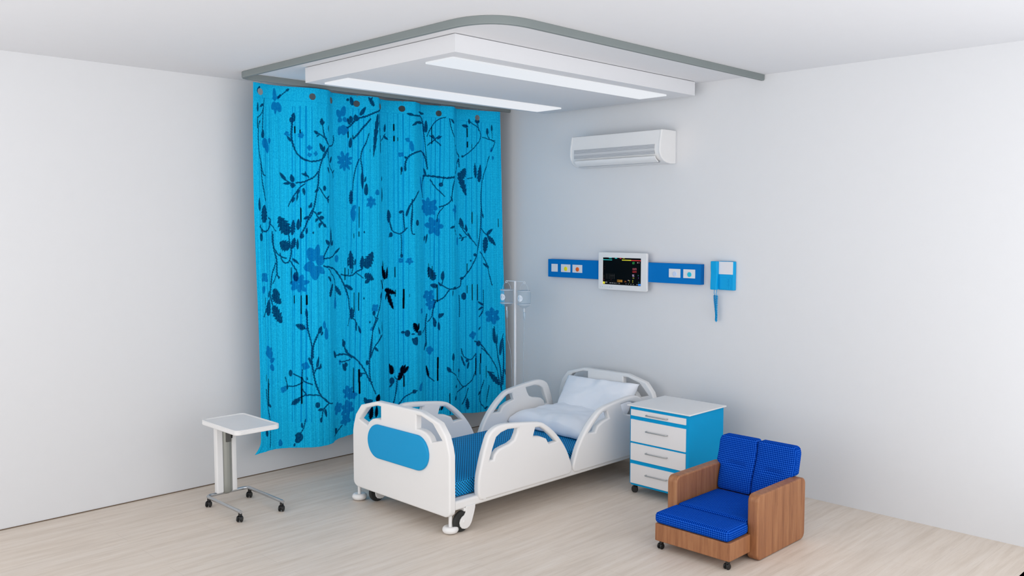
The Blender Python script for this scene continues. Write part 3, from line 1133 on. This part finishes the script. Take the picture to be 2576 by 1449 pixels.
    me.polygons.add(len(q)); me.polygons.foreach_set('loop_start', (np.arange(len(q))*4).astype(np.int32))
    me.update(calc_edges=True)
    for n_, a_ in (('vine', vine), ('bloom', bloom), ('dash', dash), ('pleat', pleat)):
        at = me.attributes.new(n_, 'FLOAT', 'POINT'); at.data.foreach_set('value', a_.reshape(-1).astype(np.float32))
    ct = thing('privacy_curtain', 'long cyan curtain with navy branches and flowers hanging before the left wall', 'curtain', (.295, -1.35, 2.958))
    o = link_mesh('cloth', me, M['curtain'], None, 180)
    child(o, ct)
    for ey, ez in EYE:
        x = float(fold(ey, ez))
        h = tube([(x-.012, ey, ez+.018), (x-.014, ey, ez+.045), (.295, ey, 2.950), (.295, ey, 2.9575)], .0010, 6)
        child(obj('hook', h, M['track'], None, 180), ct)
build_curtain()

# ================================================================= air conditioner
ac = thing('air_conditioner', 'white split air conditioner mounted high on the right wall', 'air conditioner', (1.67, 0, 2.53))
prof = [(0, 2.404), (-.076, 2.401), (-.120, 2.408), (-.156, 2.421), (-.186, 2.444), (-.203, 2.470), (-.209, 2.50), (-.207, 2.55), (-.186, 2.652), (-.180, 2.657), (0, 2.657)]
def acmap(x0, x1): return lambda u, v, w: ((x0+x1)/2+w, u, v)
child(plate('body', [[(a, b) for a, b in prof]], acmap(1.225, 2.115), .890, .004, M['white'], None), ac)
for xa in (1.212, 2.132):
    pr = [(a*1.012, 2.53+(b-2.53)*1.01) for a, b in prof]
    pr = [(min(a, -.001), b) for a, b in pr]
    xm = xa+.011 if xa < 2 else xa-.011
    child(plate('end_cap', [pr], (lambda xm: lambda u, v, w: (xm+w, u, v))(xm), .022, .007, M['white'], None), ac)
gr = bmesh.new(); add_box(gr, (1.262, -.2085, 2.472), (2.078, -.200, 2.545))
o = obj('grille', gr, M['slot'], None, None); child(o, ac)
o.rotation_euler = (0, 0, 0)
sl = bmesh.new()
for k in range(12):
    z = 2.4755+k*.0062; add_box(sl, (1.262, -.2125, z-.0019), (2.078, -.206, z+.0019))
child(obj('grille_slats', sl, M['grille'], None, None), ac)
fl = catmull([(0, -.2165, 2.4520), (0, -.2105, 2.438), (0, -.196, 2.4225), (0, -.168, 2.4085)], 5, False)
bm = bmesh.new(); A = [bm.verts.new((1.275, p.y, p.z)) for p in fl]; B = [bm.verts.new((2.085, p.y, p.z)) for p in fl]
A2 = [bm.verts.new((1.275, p.y+.008, p.z+.006)) for p in fl]; B2 = [bm.verts.new((2.085, p.y+.008, p.z+.006)) for p in fl]
for i in range(len(fl)-1):
    bm.faces.new((A[i], A[i+1], B[i+1], B[i])); bm.faces.new((A2[i], B2[i], B2[i+1], A2[i+1]))
    bm.faces.new((A[i], A2[i], A2[i+1], A[i+1])); bm.faces.new((B[i], B[i+1], B2[i+1], B2[i]))
bm.faces.new((A[0], B[0], B2[0], A2[0])); bm.faces.new((A[-1], A2[-1], B2[-1], B[-1]))
bmesh.ops.recalc_face_normals(bm, faces=bm.faces[:])
child(obj('air_flap', bm, M['white'], None, 30), ac)
child(obj('air_slot', box((1.275, -.166, 2.4065), (2.095, -.158, 2.4195)), M['slot'], None, None), ac)
child(obj('wall_bracket', box((1.2075, -.006, 2.408), (2.1365, -.0005, 2.652), .001, 1), M['grille'], None, None), ac)

# ================================================================= bed-head rail with sockets
rl = thing('medical_rail', 'blue horizontal service rail with five white sockets on the right wall', 'medical wall rail', (1.61, 0, 1.547))
child(obj('channel', box((.828, -.053, 1.470), (2.404, -.0003, 1.626), .003, 2), M['band'], None, 30), rl)
for x0, x1, mt, nm in ((.872, .944, None, ''), (.985, 1.091, 'yellow', 'yellow round socket'), (1.118, 1.226, 'orange', 'orange round socket'),
                       (2.118, 2.224, 'palebl', 'pale blue round socket'), (2.252, 2.358, 'cyan', 'cyan round socket')):
    pl = child(obj('socket_plate', box((x0, -.058, 1.517), (x1, -.052, 1.585), .001, 1), M['plate'], None, 30), rl)
    if mt:
        xc = (x0+x1)/2+.004
        so = obj('socket', lathe([(.0185, 0), (.0185, -.004), (.016, -.006), (.0001, -.006)], (xc, -.0575, 1.546), 'y', 28), M[mt], None, 30)
        so['label'] = nm
        child(so, pl)

# ================================================================= patient monitor
mo = thing('patient_monitor', 'white framed patient monitor with dark screen of coloured readings on the blue rail', 'monitor', (1.67, -.05, 1.545))
def xz(y): return lambda u, v, w: (u, y+w, v)
child(plate('casing', [rrect(1.420, 1.391, 1.919, 1.700, .012), list(reversed(rrect(1.466, 1.435, 1.858, 1.657, .003, 2)))], xz(-.0635), .022, .004, M['white'], None), mo)
child(obj('back_shell', box((1.428, -.056, 1.400), (1.911, -.0535, 1.692)), M['white'], None, None), mo)
scr = child(obj('screen', box((1.4655, -.069, 1.4345), (1.8585, -.0565, 1.6575)), M['screen'], None, None), mo)
EM = {}
def em(rgb):
    if rgb not in EM: EM[rgb] = mat_emit('screen_glow_%02x%02x%02x' % rgb, rgb, .85)
    return EM[rgb]
SY = -.0694
def S(u, v): return 1.4655+u*.393, 1.6575-v*.223
def bars(name, rects, rgb):
    for a, b, c, d in rects:
        xa, zb = S(a, d); xc, zt = S(c, b)
        child(obj(name, box((xa, SY-.0004, zb), (xc, SY+.0002, zt)), em(rgb), None, None), scr)
def text(name, s, u, v, h, rgb, wide=1.0, mat=None, place=None, par=None, y=None):
    cu = bpy.data.curves.new('t', 'FONT'); cu.body = s; cu.size = 1.0; cu.extrude = 0.004
    t = bpy.data.objects.new('t', cu); COL.objects.link(t)
    dg = bpy.context.evaluated_depsgraph_get(); dg.update()
    me = bpy.data.meshes.new_from_object(t.evaluated_get(dg)); bpy.data.objects.remove(t)
    x0, z0 = S(u, v) if place is None else place
    k = h/.72; yy = SY if y is None else y
    for q in me.vertices: q.co = Vector((x0+q.co.x*k*wide, yy-.0004+q.co.z*.02, z0+q.co.y*k))
    o = link_mesh(name, me, mat or em(rgb), None, None); child(o, par or scr)
    return o
bars('status_bar', [(0, .075, .245, .100), (.16, 0, .235, .028), (.32, .005, .375, .035)], (30,196,196))
bars('status_bar', [(.505, .065, .745, .095), (.525, 0, .58, .018), (0, .905, .055, .985)], (226,222,30))
bars('status_bar', [(.745, .068, 1.0, .098), (.445, .003, .49, .03)], (214,26,20))
bars('status_bar', [(.93, .92, 1.0, .985)], (20,130,240))
bars('toolbar', [(.18, .925, .225, .955), (.24, .925, .285, .955), (.30, .93, .345, .955), (.36, .935, .39, .95), (.42, .93, .455, .955), (.61, .935, .625, .96), (.67, .94, .69, .96), (.73, .94, .76, .962), (.79, .945, .82, .965), (.885, .935, .92, .965), (.065, .905, .12, .945), (.0, .0, .06, .008)], (120,124,124))
bars('trace', [(x, .60, x+.004, .80) for x in (.09, .135, .18, .22, .262, .305)] + [(.09+.045*i, .868, .11+.045*i, .876) for i in range(6)] + [(.20, .655, .32, .659), (.20, .685, .30, .688)], (54,52,46))
bars('trace', [(.03, .66, .034, .76)], (70,64,20))
bars('trace', [(.03, .80, .036, .86), (.03, .34, .06, .343), (.03, .42, .06, .423), (.22, .80, .224, .84)], (110,24,16))
bars('pulse_icon', [(.90, .145, .92, .175), (.935, .155, .96, .168), (.665, .80, .685, .825)], (214,176,190))
text('reading', '60', .775, .215, .020, (30,176,70), .82)
text('reading', '120/70', .775, .425, .0155, (206,96,110), .72)
text('reading', '120/70', .775, .525, .0155, (196,20,30), .72)
text('reading', '95', .775, .675, .0195, (214,190,236), .80)
text('reading', '37.0', .785, .745, .010, (190,196,70), .7)
text('reading', '120/80', .375, .895, .0205, (222,160,36), .74)
text('reading', '(93)', .575, .885, .011, (170,96,24), .8)
text('reading', '14', .69, .845, .010, (196,200,60), .8)
text('reading', '0', .70, .905, .009, (160,164,60), .8)
text('reading', '40', .775, .84, .010, (196,200,60), .8)
text('reading', '36', .775, .895, .010, (176,180,60), .8)
text('reading', '20', .915, .64, .010, (24,130,130), .8)
text('reading', '5', .925, .735, .012, (120,70,190), .8)
text('reading', '000', .925, .885, .009, (16,104,110), .8)
for i, g in enumerate('SPVPHR'):
    o = text('key_icon', g, 0, 0, .0085, None, 1.0, M['iconteal'], (1.440+i*.0245, 1.4085), mo, -.0750)

# ================================================================= wall telephone
ph = thing('wall_telephone', 'cyan blue wall telephone with white display and handset at the rail end', 'telephone', (2.60, 0, 1.55))
def rbox(name, lo, hi, r, mat, par, seg=3):
    return child(obj(name, box(lo, hi, r, seg), mat, None, 40), par)
rbox('base', (2.552, -.036, 1.440), (2.682, -.0005, 1.655), .006, M['phone'], ph)
rbox('lower_panel', (2.566, -.0385, 1.446), (2.652, -.034, 1.536), .002, M['phone'], ph)
rbox('display', (2.556, -.040, 1.558), (2.674, -.034, 1.652), .001, M['plate'], ph, 1)
bm = bmesh.new()
for k in range(3): add_lathe(bm, [(.0055, 0), (.0055, -.003), (.0035, -.0042), (.0001, -.0042)], (2.634, -.0380, 1.526-k*.024), 'y', 16)
child(obj('call_button', bm, M['phone'], None, 40), ph)
rbox('volume_slider', (2.646, -.043, 1.450), (2.658, -.036, 1.534), .003, M['phone'], ph)
def hfn(x, y, z, u, v, w):
    t = w
    f = min(1, max(0, -v)); g = min(1, max(0, (abs(t)-.25)/.2))
    y2 = y + .006*math.cos(t*PI*.5)*f - .004*g*f
    x2 = x - .0030*math.cos(t*PI*.5)*min(1, max(0, -u))
    return (x2, y2, z)
hset = child(obj('handset', puffbox((2.503, -.070, 1.441), (2.5565, -.034, 1.655), .006, 14, hfn), M['phone'], None, 50), ph)
path = [Vector(q) for q in ((2.5260, -.050, 1.442), (2.5262, -.050, 1.425), (2.5225, -.046, 1.414), (2.5225, -.040, 1.400), (2.5265, -.040, 1.35), (2.533, -.040, 1.30), (2.5375, -.036, 1.25), (2.5375, -.036, 1.215), (2.542, -.042, 1.204), (2.5465, -.050, 1.215), (2.5475, -.050, 1.25), (2.5490, -.052, 1.30), (2.5500, -.052, 1.35), (2.5500, -.052, 1.398), (2.5415, -.050, 1.412), (2.5465, -.050, 1.425), (2.5468, -.050, 1.442))]
pp = catmull(path, 14, False); L = 0; hel = []
for i, q in enumerate(pp):
    t = (pp[min(i+1, len(pp)-1)]-pp[max(i-1, 0)]).normalized()
    f = 1.0 if 3*14 < i < 13*14 else 0.0
    nx = t.cross(Vector((0,1,0))).normalized()
    if i: L += (pp[i]-pp[i-1]).length
    m_ = 5 if f else 1
    nxt = pp[min(i+1, len(pp)-1)]; dl = (nxt-q).length
    for j in range(m_):
        a = (L+dl*j/m_)/.0078*2*PI; base = q.lerp(nxt, j/m_)
        hel.append(base + nx*math.cos(a)*.0078*f + Vector((0,1,0))*math.sin(a)*.0078*f)
child(obj('coiled_cord', tube(hel, .0023, 5), M['phone'], None, 180), ph)

# ================================================================= hospital bed
bed = thing('hospital_bed', 'white adjustable hospital bed with curved side rails and blue footboard panel', 'hospital bed', (1.577, -1.24, 0))
XC, HW = 1.577, .513
def symm(pts):
    """right-half outline from bottom centre outwards and up, mirrored"""
    R = [(XC+a, b) for a, b in pts]; Lf = [(XC-a, b) for a, b in reversed(pts)]
    return R+Lf
out = symm([(HW-.045, .109), (HW-.022, .118), (HW-.006, .132), (HW, .152), (HW, .500), (.502, .548), (.476, .620), (.412, .694), (.232, .742)])
holeR = [(.188, .7125), (.236, .7125), (.350, .680), (.440, .590), (.340, .562), (.320, .592), (.285, .614), (.240, .624), (.188, .624)]
hl = []
hR = [(XC+a, b) for a, b in holeR]; hL = [(XC-a, b) for a, b in reversed(holeR)]
for nm, y in (('footboard', -2.286), ('headboard', -.146)):
    bd = child(plate(nm, [out, list(reversed(hR)), list(reversed(hL))], (lambda y, k: lambda u, v, w: (u, y+w, v*k))(y, 1.0 if nm == 'footboard' else .981), .052, .0112, M['bedwhite'], None, 4, 38), bed)
    if nm == 'footboard':
        st = []
        for k in range(25):
            a = -PI/2+PI*k/24; st.append((XC+.205+.115*math.cos(a), .474+.115*math.sin(a)))
        for k in range(25):
            a = PI/2+PI*k/24; st.append((XC-.205+.115*math.cos(a), .474+.115*math.sin(a)))
        pn = plate('accent_panel', [st], xz(-2.318), .020, .008, M['teal'], None, 4, 50)
        child(pn, bd); pn['label'] = 'cyan blue oval panel'
# side rails (profile in y, z); the foot-end one, and its mirror image at the head end
F1 = [(-1.950, .1695), (-2.036, .170), (-2.060, .184), (-2.071, .212), (-2.074, .250), (-2.067, .330), (-2.035, .445), (-2.010, .512), (-1.980, .577), (-1.942, .610), (-1.882, .629), (-1.800, .629), (-1.646, .612), (-1.498, .590), (-1.430, .558), (-1.352, .500), (-1.283, .430), (-1.225, .350), (-1.188, .275), (-1.167, .222), (-1.169, .196), (-1.186, .176), (-1.214, .170), (-1.300, .1695)]
H1 = [(-1.972, .418), (-1.942, .492), (-1.912, .556), (-1.868, .579), (-1.806, .591), (-1.711, .584), (-1.722, .552), (-1.747, .512), (-1.793, .493), (-1.840, .486), (-1.893, .474), (-1.928, .448), (-1.940, .414)]
H2 = [(-1.545, .559), (-1.500, .556), (-1.463, .537), (-1.396, .486), (-1.331, .429), (-1.410, .426), (-1.435, .466), (-1.496, .492), (-1.566, .505)]
def smooth(l, closed=True, n=4): return [(v.x, v.y) for v in catmull([(a, b, 0) for a, b in l], n, closed)]
F1s = smooth(F1); MIR = -2.325
for nm, xm, side in (('side_rail', 2.071, 1), ('side_rail', 1.083, -1)):
    for mir in (0, 1):
        f = (lambda l: [(MIR-a, b) for a, b in l]) if mir else (lambda l: l)
        child(plate(nm, [f(F1s), f(list(reversed(H1))), f(list(reversed(H2)))], (lambda xm: lambda u, v, w: (xm+w, u, v))(xm), .050, .0145, M['bedwhite'], None, 4, 55), bed)
for x0, x1 in ((2.007, 2.083), (1.062, 1.098)):
    child(obj('frame_beam', box((x0, -2.262, .146), (x1, -.170, .205), .016, 4), M['bedwhite'], None, 50), bed)
child(obj('base_deck', box((1.098, -2.262, .150), (2.007, -.170, .198), .004, 2), M['bedwhite'], None, 30), bed)
for x, y in ((1.075, -2.268), (2.045, -2.268), (1.075, -.16), (2.045, -.16)):
    ft = child(obj('foot', cyl((x, y, .040), (x, y, .125), .0115, n=20), M['bedwhite'], None, 40), bed)
    pr = [(.0001, .003), (.030, .003), (.043, .008), (.050, .018), (.0515, .026), (.049, .036), (.042, .044), (.032, .047), (.024, .043), (.0001, .041)]
    pd = obj('foot_pad', lathe(pr, (x, y, 0), 'z', 32), M['bedwhite'], None, 50)
    child(pd, ft)
for x, y in ((2.066, -2.196), (1.186, -2.196), (2.066, -.36), (1.186, -.36)):
    e = child(obj('caster_wheel', lathe([(.0462, -.013), (.060, -.0145), (.0655, -.009), (.067, 0), (.0655, .009), (.060, .0145), (.0462, .013)], (x, y, .067), 'x', 48), M['tire'], None, 50), bed)
    def sub(o, par=e):
        return child(o, par)
    sub(obj('wheel_disc', lathe([(.0001, -.010), (.040, -.010), (.0465, -.0125), (.0465, .0125), (.040, .009), (.034, .0070), (.0001, .0085)], (x, y, .067), 'x', 48), M['bedwhite'], None, 40))
    fork = [(y+.020, .160), (y+.098, .160), (y+.097, .140), (y+.088, .108), (y+.077, .078), (y+.066, .050), (y+.050, .030), (y+.030, .0195), (y+.008, .019), (y-.014, .026), (y-.028, .043), (y-.032, .064), (y-.026, .083), (y-.012, .098), (y+.006, .106), (y+.018, .122)]
    sub(plate('fork', [fork], (lambda xx: lambda u, v, w: (xx+w, u, v))(x+.021), .012, .0035, M['bedwhite'], None, 3, 50))
    sub(obj('fork_neck', box((x-.022, y+.006, .128), (x+.022, y+.090, .150), .006, 3), M['bedwhite'], None, 50))
    sub(obj('hub_cap', lathe([(.0001, .032), (.008, .031), (.011, .026), (.011, .020)], (x, y, .067), 'x', 24), M['bedwhite'], None, 40))

mt = obj('mattress', puffbox((1.100, -2.236, .199), (2.006, -.190, .302), .014, 10), M['mattress'], None, 60)
mt['label'] = 'blue mattress with small black dots lying on the hospital bed'; mt['category'] = 'mattress'

# ---- pillows
def pillow(name, w, d, h, seed, label, mtx, crush=0.0, full=.42, sq=3.2):
    bm = bmesh.new(); n = 44; top = {}; bot = {}
    for i in range(n+1):
        for j in range(n+1):
            u = -1+2*i/n; v = -1+2*j/n
            e = (1-abs(u)**sq)*(1-abs(v)**sq); t = max(e, 0)**full
            pin = 1-.075*(1-abs(v)**2.5)*abs(u)**4; pin2 = 1-.085*(1-abs(u)**2.5)*abs(v)**4
            x = u*w/2*pin; y = v*d/2*pin2
            nv = noise.noise(Vector((u*1.7+seed, v*1.7, seed)))*.16 + noise.noise(Vector((u*4+seed, v*4, 3)))*.07
            rad = math.hypot(u, v); fold_ = noise.noise(Vector((math.atan2(v, u)*3.2+seed, rad*1.3, 7)))*.20*min(1, max(0, (rad-.45)*2))
            z = h/2*t*(1+nv+fold_)
            rim = .004*math.sin(u*19+seed)+.003*math.sin(v*23)
            top[i, j] = bm.verts.new((x, y, z+rim*(1-t)))
            if i in (0, n) or j in (0, n): bot[i, j] = top[i, j]
            else: bot[i, j] = bm.verts.new((x, y, -h/2*t*(1-crush)*(1+nv*.4)+rim*(1-t)))
    for i in range(n):
        for j in range(n):
            bm.faces.new((top[i, j], top[i+1, j], top[i+1, j+1], top[i, j+1]))
            f = (bot[i, j], bot[i, j+1], bot[i+1, j+1], bot[i+1, j])
            if len(set(f)) == 4: bm.faces.new(f)
    bm.transform(mtx)
    o = obj(name, bm, M['pillow'], None, 180)
    o['label'] = label; o['category'] = 'pillow'; o['group'] = 'white pillows on the bed'
    return o
pillow('pillow', .81, .58, .195, 2.3, 'white pillow lying flat on the blue mattress, nearer the footboard', Matrix.Translation((1.515, -.560, .350)) @ Matrix.Rotation(math.radians(2), 4, 'X') @ Matrix.Rotation(math.radians(-1), 4, 'Z'), .54, .34, 4.5)
pillow('pillow', .75, .42, .165, 5.1, 'white pillow leaning upright against the headboard', Matrix.Translation((1.570, -.305, .487)) @ Matrix.Rotation(math.radians(56), 4, 'X') @ Matrix.Rotation(math.radians(1.0), 4, 'Z'))

# ================================================================= drip stand
iv = thing('drip_stand', 'thin white drip stand pole with cross bar beside the curtain', 'drip stand', (.752, -.39, 0))
PX, PY = .752, -.39
child(obj('pole', cyl((PX, PY, .06), (PX, PY, 1.442), .0105, n=20), M['pole'], None, 40), iv)
child(obj('cross_bar', tube([(.640, PY, 1.440), (.866, PY, 1.440)], .0035, 8), M['pole'], None, 60), iv)
for hx in (.644, .862):
    arc = [(hx+.010*math.cos(a), PY, 1.432+.010*math.sin(a)) for a in [math.radians(160+k*22) for k in range(11)]]
    child(obj('hook', tube(arc, .0026, 8), M['pole'], None, 60), iv)
hub = child(obj('hub', cyl((PX, PY, .05), (PX, PY, .09), .022, n=20), M['pole'], None, 40), iv)
for k in range(5):
    a = 2*PI*k/5+.3; ex, ey = PX+.21*math.cos(a), PY+.21*math.sin(a)
    lg = child(obj('leg', tube([(PX+.015*math.cos(a), PY+.015*math.sin(a), .070), (ex, ey, .052)], .009, 10), M['pole'], None, 60), iv)
    w_ = obj('caster_wheel', lathe([(.0001, -.010), (.020, -.010), (.022, -.006), (.022, .006), (.020, .010), (.0001, .010)], (ex, ey, .0225), 'x', 20), M['black'], None, 40)
    child(w_, lg)
    s_ = obj('caster_stem', cyl((ex, ey, .022), (ex, ey, .056), .005, n=10), M['darkp'], None, 40)
    child(s_, lg)
def bottle(x, label, tubepts):
    b = thing('drip_bottle', label, 'drip bottle', (x, PY, 1.30), 'clear drip bottles on the stand')
    r = .0565
    child(obj('bottle_body', lathe([(.0001, 1.368), (.050, 1.368), (r, 1.362), (r, 1.244), (.050, 1.236), (.030, 1.222), (.012, 1.212), (.0001, 1.212)], (x, PY, 0), 'z', 40), M['clear'], None, 40), b)
    for z in (1.360, 1.246):
        child(obj('rim', lathe([(r-.002, z-.0035), (r+.0025, z-.002), (r+.0025, z+.002), (r-.002, z+.0035)], (x, PY, 0), 'z', 40), M['capw'], None, 40), b)
    hp = [(x+.050*math.cos(a), PY, 1.362+.064*math.sin(a)) for a in [PI*k/20 for k in range(21)]]
    child(obj('hanger_loop', tube(hp, .0014, 6), M['capw'], None, 180), b)
    # round label wrapped on the glass, turned towards the left
    bm = bmesh.new(); a0 = math.radians(-88); n = 26; ring = []
    c = bm.verts.new((x+(r+.001)*math.cos(a0), PY+(r+.001)*math.sin(a0), 1.300))
    for k in range(n):
        t = 2*PI*k/n; aa = a0+.029*math.cos(t)/r; ring.append(bm.verts.new((x+(r+.001)*math.cos(aa), PY+(r+.001)*math.sin(aa), 1.300+.029*math.sin(t))))
    for k in range(n): bm.faces.new((c, ring[k], ring[(k+1) % n]))
    child(obj('label_sticker', bm, M['label'], None, None), b)
    child(obj('neck', cyl((x, PY, 1.180), (x, PY, 1.214), .0075, n=14), M['capw'], None, 40), b)
    child(obj('drip_chamber', lathe([(.0001, 1.180), (.008, 1.180), (.0095, 1.172), (.0095, 1.135), (.006, 1.118), (.003, 1.108), (.0001, 1.108)], (x+.004, PY, 0), 'z', 16), M['tube'], None, 40), b)
    child(obj('drip_tube', tube(catmull(tubepts, 8, False), .0019, 6), M['tube'], None, 180), b)
bottle(.648, 'clear drip bottle with white round label, left of the pole', [(.652, PY, 1.110), (.655, PY, 1.02), (.657, PY, .93), (.680, PY, .875), (.700, PY, .78), (.712, PY, .62), (.716, PY, .45)])
bottle(.860, 'clear drip bottle with white round label, right of the pole', [(.864, PY, 1.110), (.863, PY, 1.03), (.858, PY, .93), (.852, PY, .75), (.851, PY, .58), (.852, PY, .45)])

# ================================================================= overbed table
tb = thing('overbed_table', 'small white overbed table with grey column on castors by the left wall', 'overbed table', (.69, -2.955, 0))
def xy(z): return lambda u, v, w: (u, v, z+w)
child(plate('tabletop', [rrect(.437, -3.119, .940, -2.798, .036, 8)], xy(.5845), .027, .005, M['white'], None, 3, 40), tb)
top_ = child(plate('tray_rim', [rrect(.437, -3.119, .940, -2.798, .036, 8), list(reversed(rrect(.449, -3.107, .928, -2.810, .028, 8)))], xy(.6), .008, .003, M['white'], None, 3, 40), tb)
gcol = child(obj('column', puffbox((.440, -2.990, .062), (.500, -2.917, .575), .028, 12), M['column'], None, 60), tb)
for ya, yb in ((-3.036, -2.985), (-2.922, -2.884)):
    child(obj('column_cover', box((.452, ya, .078), (.496, yb, .574), .010, 3), M['white'], None, 50), tb)
child(obj('bracket', box((.492, -2.968, .432), (.512, -2.934, .574), .002, 1), M['brack'], None, 30), tb)
bm = bmesh.new(); add_box(bm, (.500, -2.936, .455), (.516, -2.912, .574), .002, 1)
for v in bm.verts:
    if v.co.z < .5: v.co.y = -2.928+(v.co.y+2.924)*.3; v.co.x -= .004
child(obj('release_lever', bm, M['black'], None, 30), tb)
bp = round_path([(.926, -3.092, .066), (.446, -3.092, .066), (.446, -2.784, .066), (.926, -2.784, .066)], [0, .040, .040, 0], n=8)
child(obj('base_frame', tube(bp, .0115, 16), M['chrome'], None, 60), tb)
def caster(par, x, y, top, r, yaw, gap=.011, tw=.011):
    c = child(obj('castor', box((x-.010, y-.010, r*1.2), (x+.010, y+.010, top), .003, 2), M['darkp'], None, 40), par)
    for s_ in (-1, 1):
        bm = bmesh.new(); add_lathe(bm, [(.0001, -tw/2), (r*.85, -tw/2), (r, -tw/2+.003), (r, tw/2-.003), (r*.85, tw/2), (.0001, tw/2)], (0, 0, 0), 'x', 26)
        bm.transform(Matrix.Translation((x, y, r)) @ Matrix.Rotation(yaw, 4, 'Z') @ Matrix.Translation((s_*(gap/2+tw/2+.001), -r*.35, 0)))
        w = obj('castor_wheel', bm, M['black'], None, 40); child(w, c)
    bm = bmesh.new(); add_box(bm, (-gap/2-.002, -r*.9, r*.55), (gap/2+.002, r*.55, r*1.75), .004, 2)
    bm.transform(Matrix.Translation((x, y, 0)) @ Matrix.Rotation(yaw, 4, 'Z'))
    h = obj('castor_housing', bm, M['darkp'], None, 40); child(h, c)
for x, y in ((.912, -3.090), (.912, -2.786), (.478, -3.090), (.478, -2.786)):
    caster(tb, x, y, .060, .0205, math.radians(40))

# ================================================================= bedside cabinet
cb = thing('bedside_cabinet', 'cyan blue bedside cabinet with four white drawers and white top beside the bed', 'bedside cabinet', (2.558, -.57, 0))
X0, X1, YF, YB = 2.308, 2.808, -.785, -.350
child(obj('carcass', box((X0, YF, .067), (X1, YB, .633), .004, 2), M['cabblue'], None, 30), cb)
child(obj('top', box((X0-.016, YF-.016, .633), (X1+.016, YB+.012, .6425), .002, 1), M['white'], None, 30), cb)
child(obj('panel_seam', box((X0+.012, YF+.002, .060), (X1-.012, YB-.01, .068)), M['cabblue'], None, None), cb)
for z0, z1 in ((.566, .611), (.379, .539), (.244, .366), (.076, .217)):
    dr = child(obj('drawer', box((X0+.013, YF-.009, z0), (X1-.022, YF+.002, z1), .0015, 1), M['drawer'], None, 30), cb)
    zc = (z0+z1)/2 - (.003 if z1 > .6 else -.0)
    if z1 < .6: zc = z0+(z1-z0)*.57
    hp = round_path([(2.462, YF-.006, zc), (2.462, YF-.030, zc), (2.640, YF-.030, zc), (2.640, YF-.006, zc)], [0, .010, .010, 0], n=6)
    h = obj('drawer_handle', tube(hp, .0042, 12), M['steel'], None, 60); child(h, dr); h['label'] = 'steel bow handle'
for x, y in ((2.340, -.750), (2.776, -.750), (2.340, -.385), (2.776, -.385)):
    caster(cb, x, y, .062, .0235, math.radians(-52), .007, .012)

# ================================================================= convertible armchair
ch = thing('recliner_armchair', 'brown wooden armchair with checked royal blue cushions and pulled-out footrest', 'armchair', (3.345, -1.18, 0))
def yz(x): return lambda u, v, w: (x+w, u, v)
armo = rrect(-1.352, .003, -.785, .386, .042, 8)
for xm in (3.0675, 3.6205):
    child(plate('armrest', [armo], yz(xm), .069, .009, M['wood'], None, 4, 40), ch)
child(obj('seat_base', box((3.103, -1.338, .045), (3.585, -.800, .160), .004, 2), M['wood'], None, 30), ch)
child(obj('footrest_box', box((3.107, -1.582, .052), (3.612, -1.354, .157), .006, 3), M['wood'], None, 30), ch)
def cfn(x, y, z, u, v, w):
    if w > 0: z = z + .006*(1-u*u)*(1-v*v)
    return (x, y, z)
child(obj('footrest_cushion', puffbox((3.104, -1.588, .158), (3.606, -1.362, .226), .024, 14, cfn), M['check'], None, 60), ch)
child(obj('seat_cushion', puffbox((3.104, -1.352, .160), (3.584, -.900, .228), .022, 14, cfn), M['check'], None, 60), ch)
# back cushions: front profile measured along the height
def backfn(xs, sgn):
    def f(x, y, z, u, v, w):
        t = (z-.215)/(.562-.215)
        yb = -.907+t*.082
        yf = yb + .010*math.sin(min(max(t, 0), 1)*PI*2)*-1
        crease = math.exp(-((t-.52)/.035)**2)*math.exp(-(u/.50)**4)
        if v < 0: y2 = yf - .012*(1-abs(u)**4) + .013*crease
        else: y2 = yb + .070
        if abs(v) < .99 and abs(v) > 0: pass
        y2 = yf*(.5-.5*v) + (yb+.070)*(.5+.5*v)
        if v < -.5: y2 += -.010*(1-abs(u)**4)*(1-min(1, abs(w))**6) + .016*crease
        # above the armrests the outer side swells out over the arm
        k = min(max((z-.375)/.02, 0), 1)
        if u*sgn > .0: x = x + sgn*.034*k*max(0, u*sgn)**1.0*(1-.35*max(0, (z-.52)/.04))
        return (x, y2, z)
    return f
child(obj('back_cushion', puffbox((3.106, -.10, .226), (3.3425, .10, .563), .022, 30, backfn(0, -1)), M['check'], None, 60), ch)
child(obj('back_cushion', puffbox((3.3475, -.10, .226), (3.582, .10, .563), .022, 30, backfn(0, 1)), M['check'], None, 60), ch)
child(obj('back_frame', box((3.105, -.842, .160), (3.583, -.795, .400), .004, 2), M['wood'], None, 30), ch)
for x, y in ((3.135, -1.552), (3.585, -1.552)):
    caster(ch, x, y, .054, .0175, math.radians(-8), .010, .010)
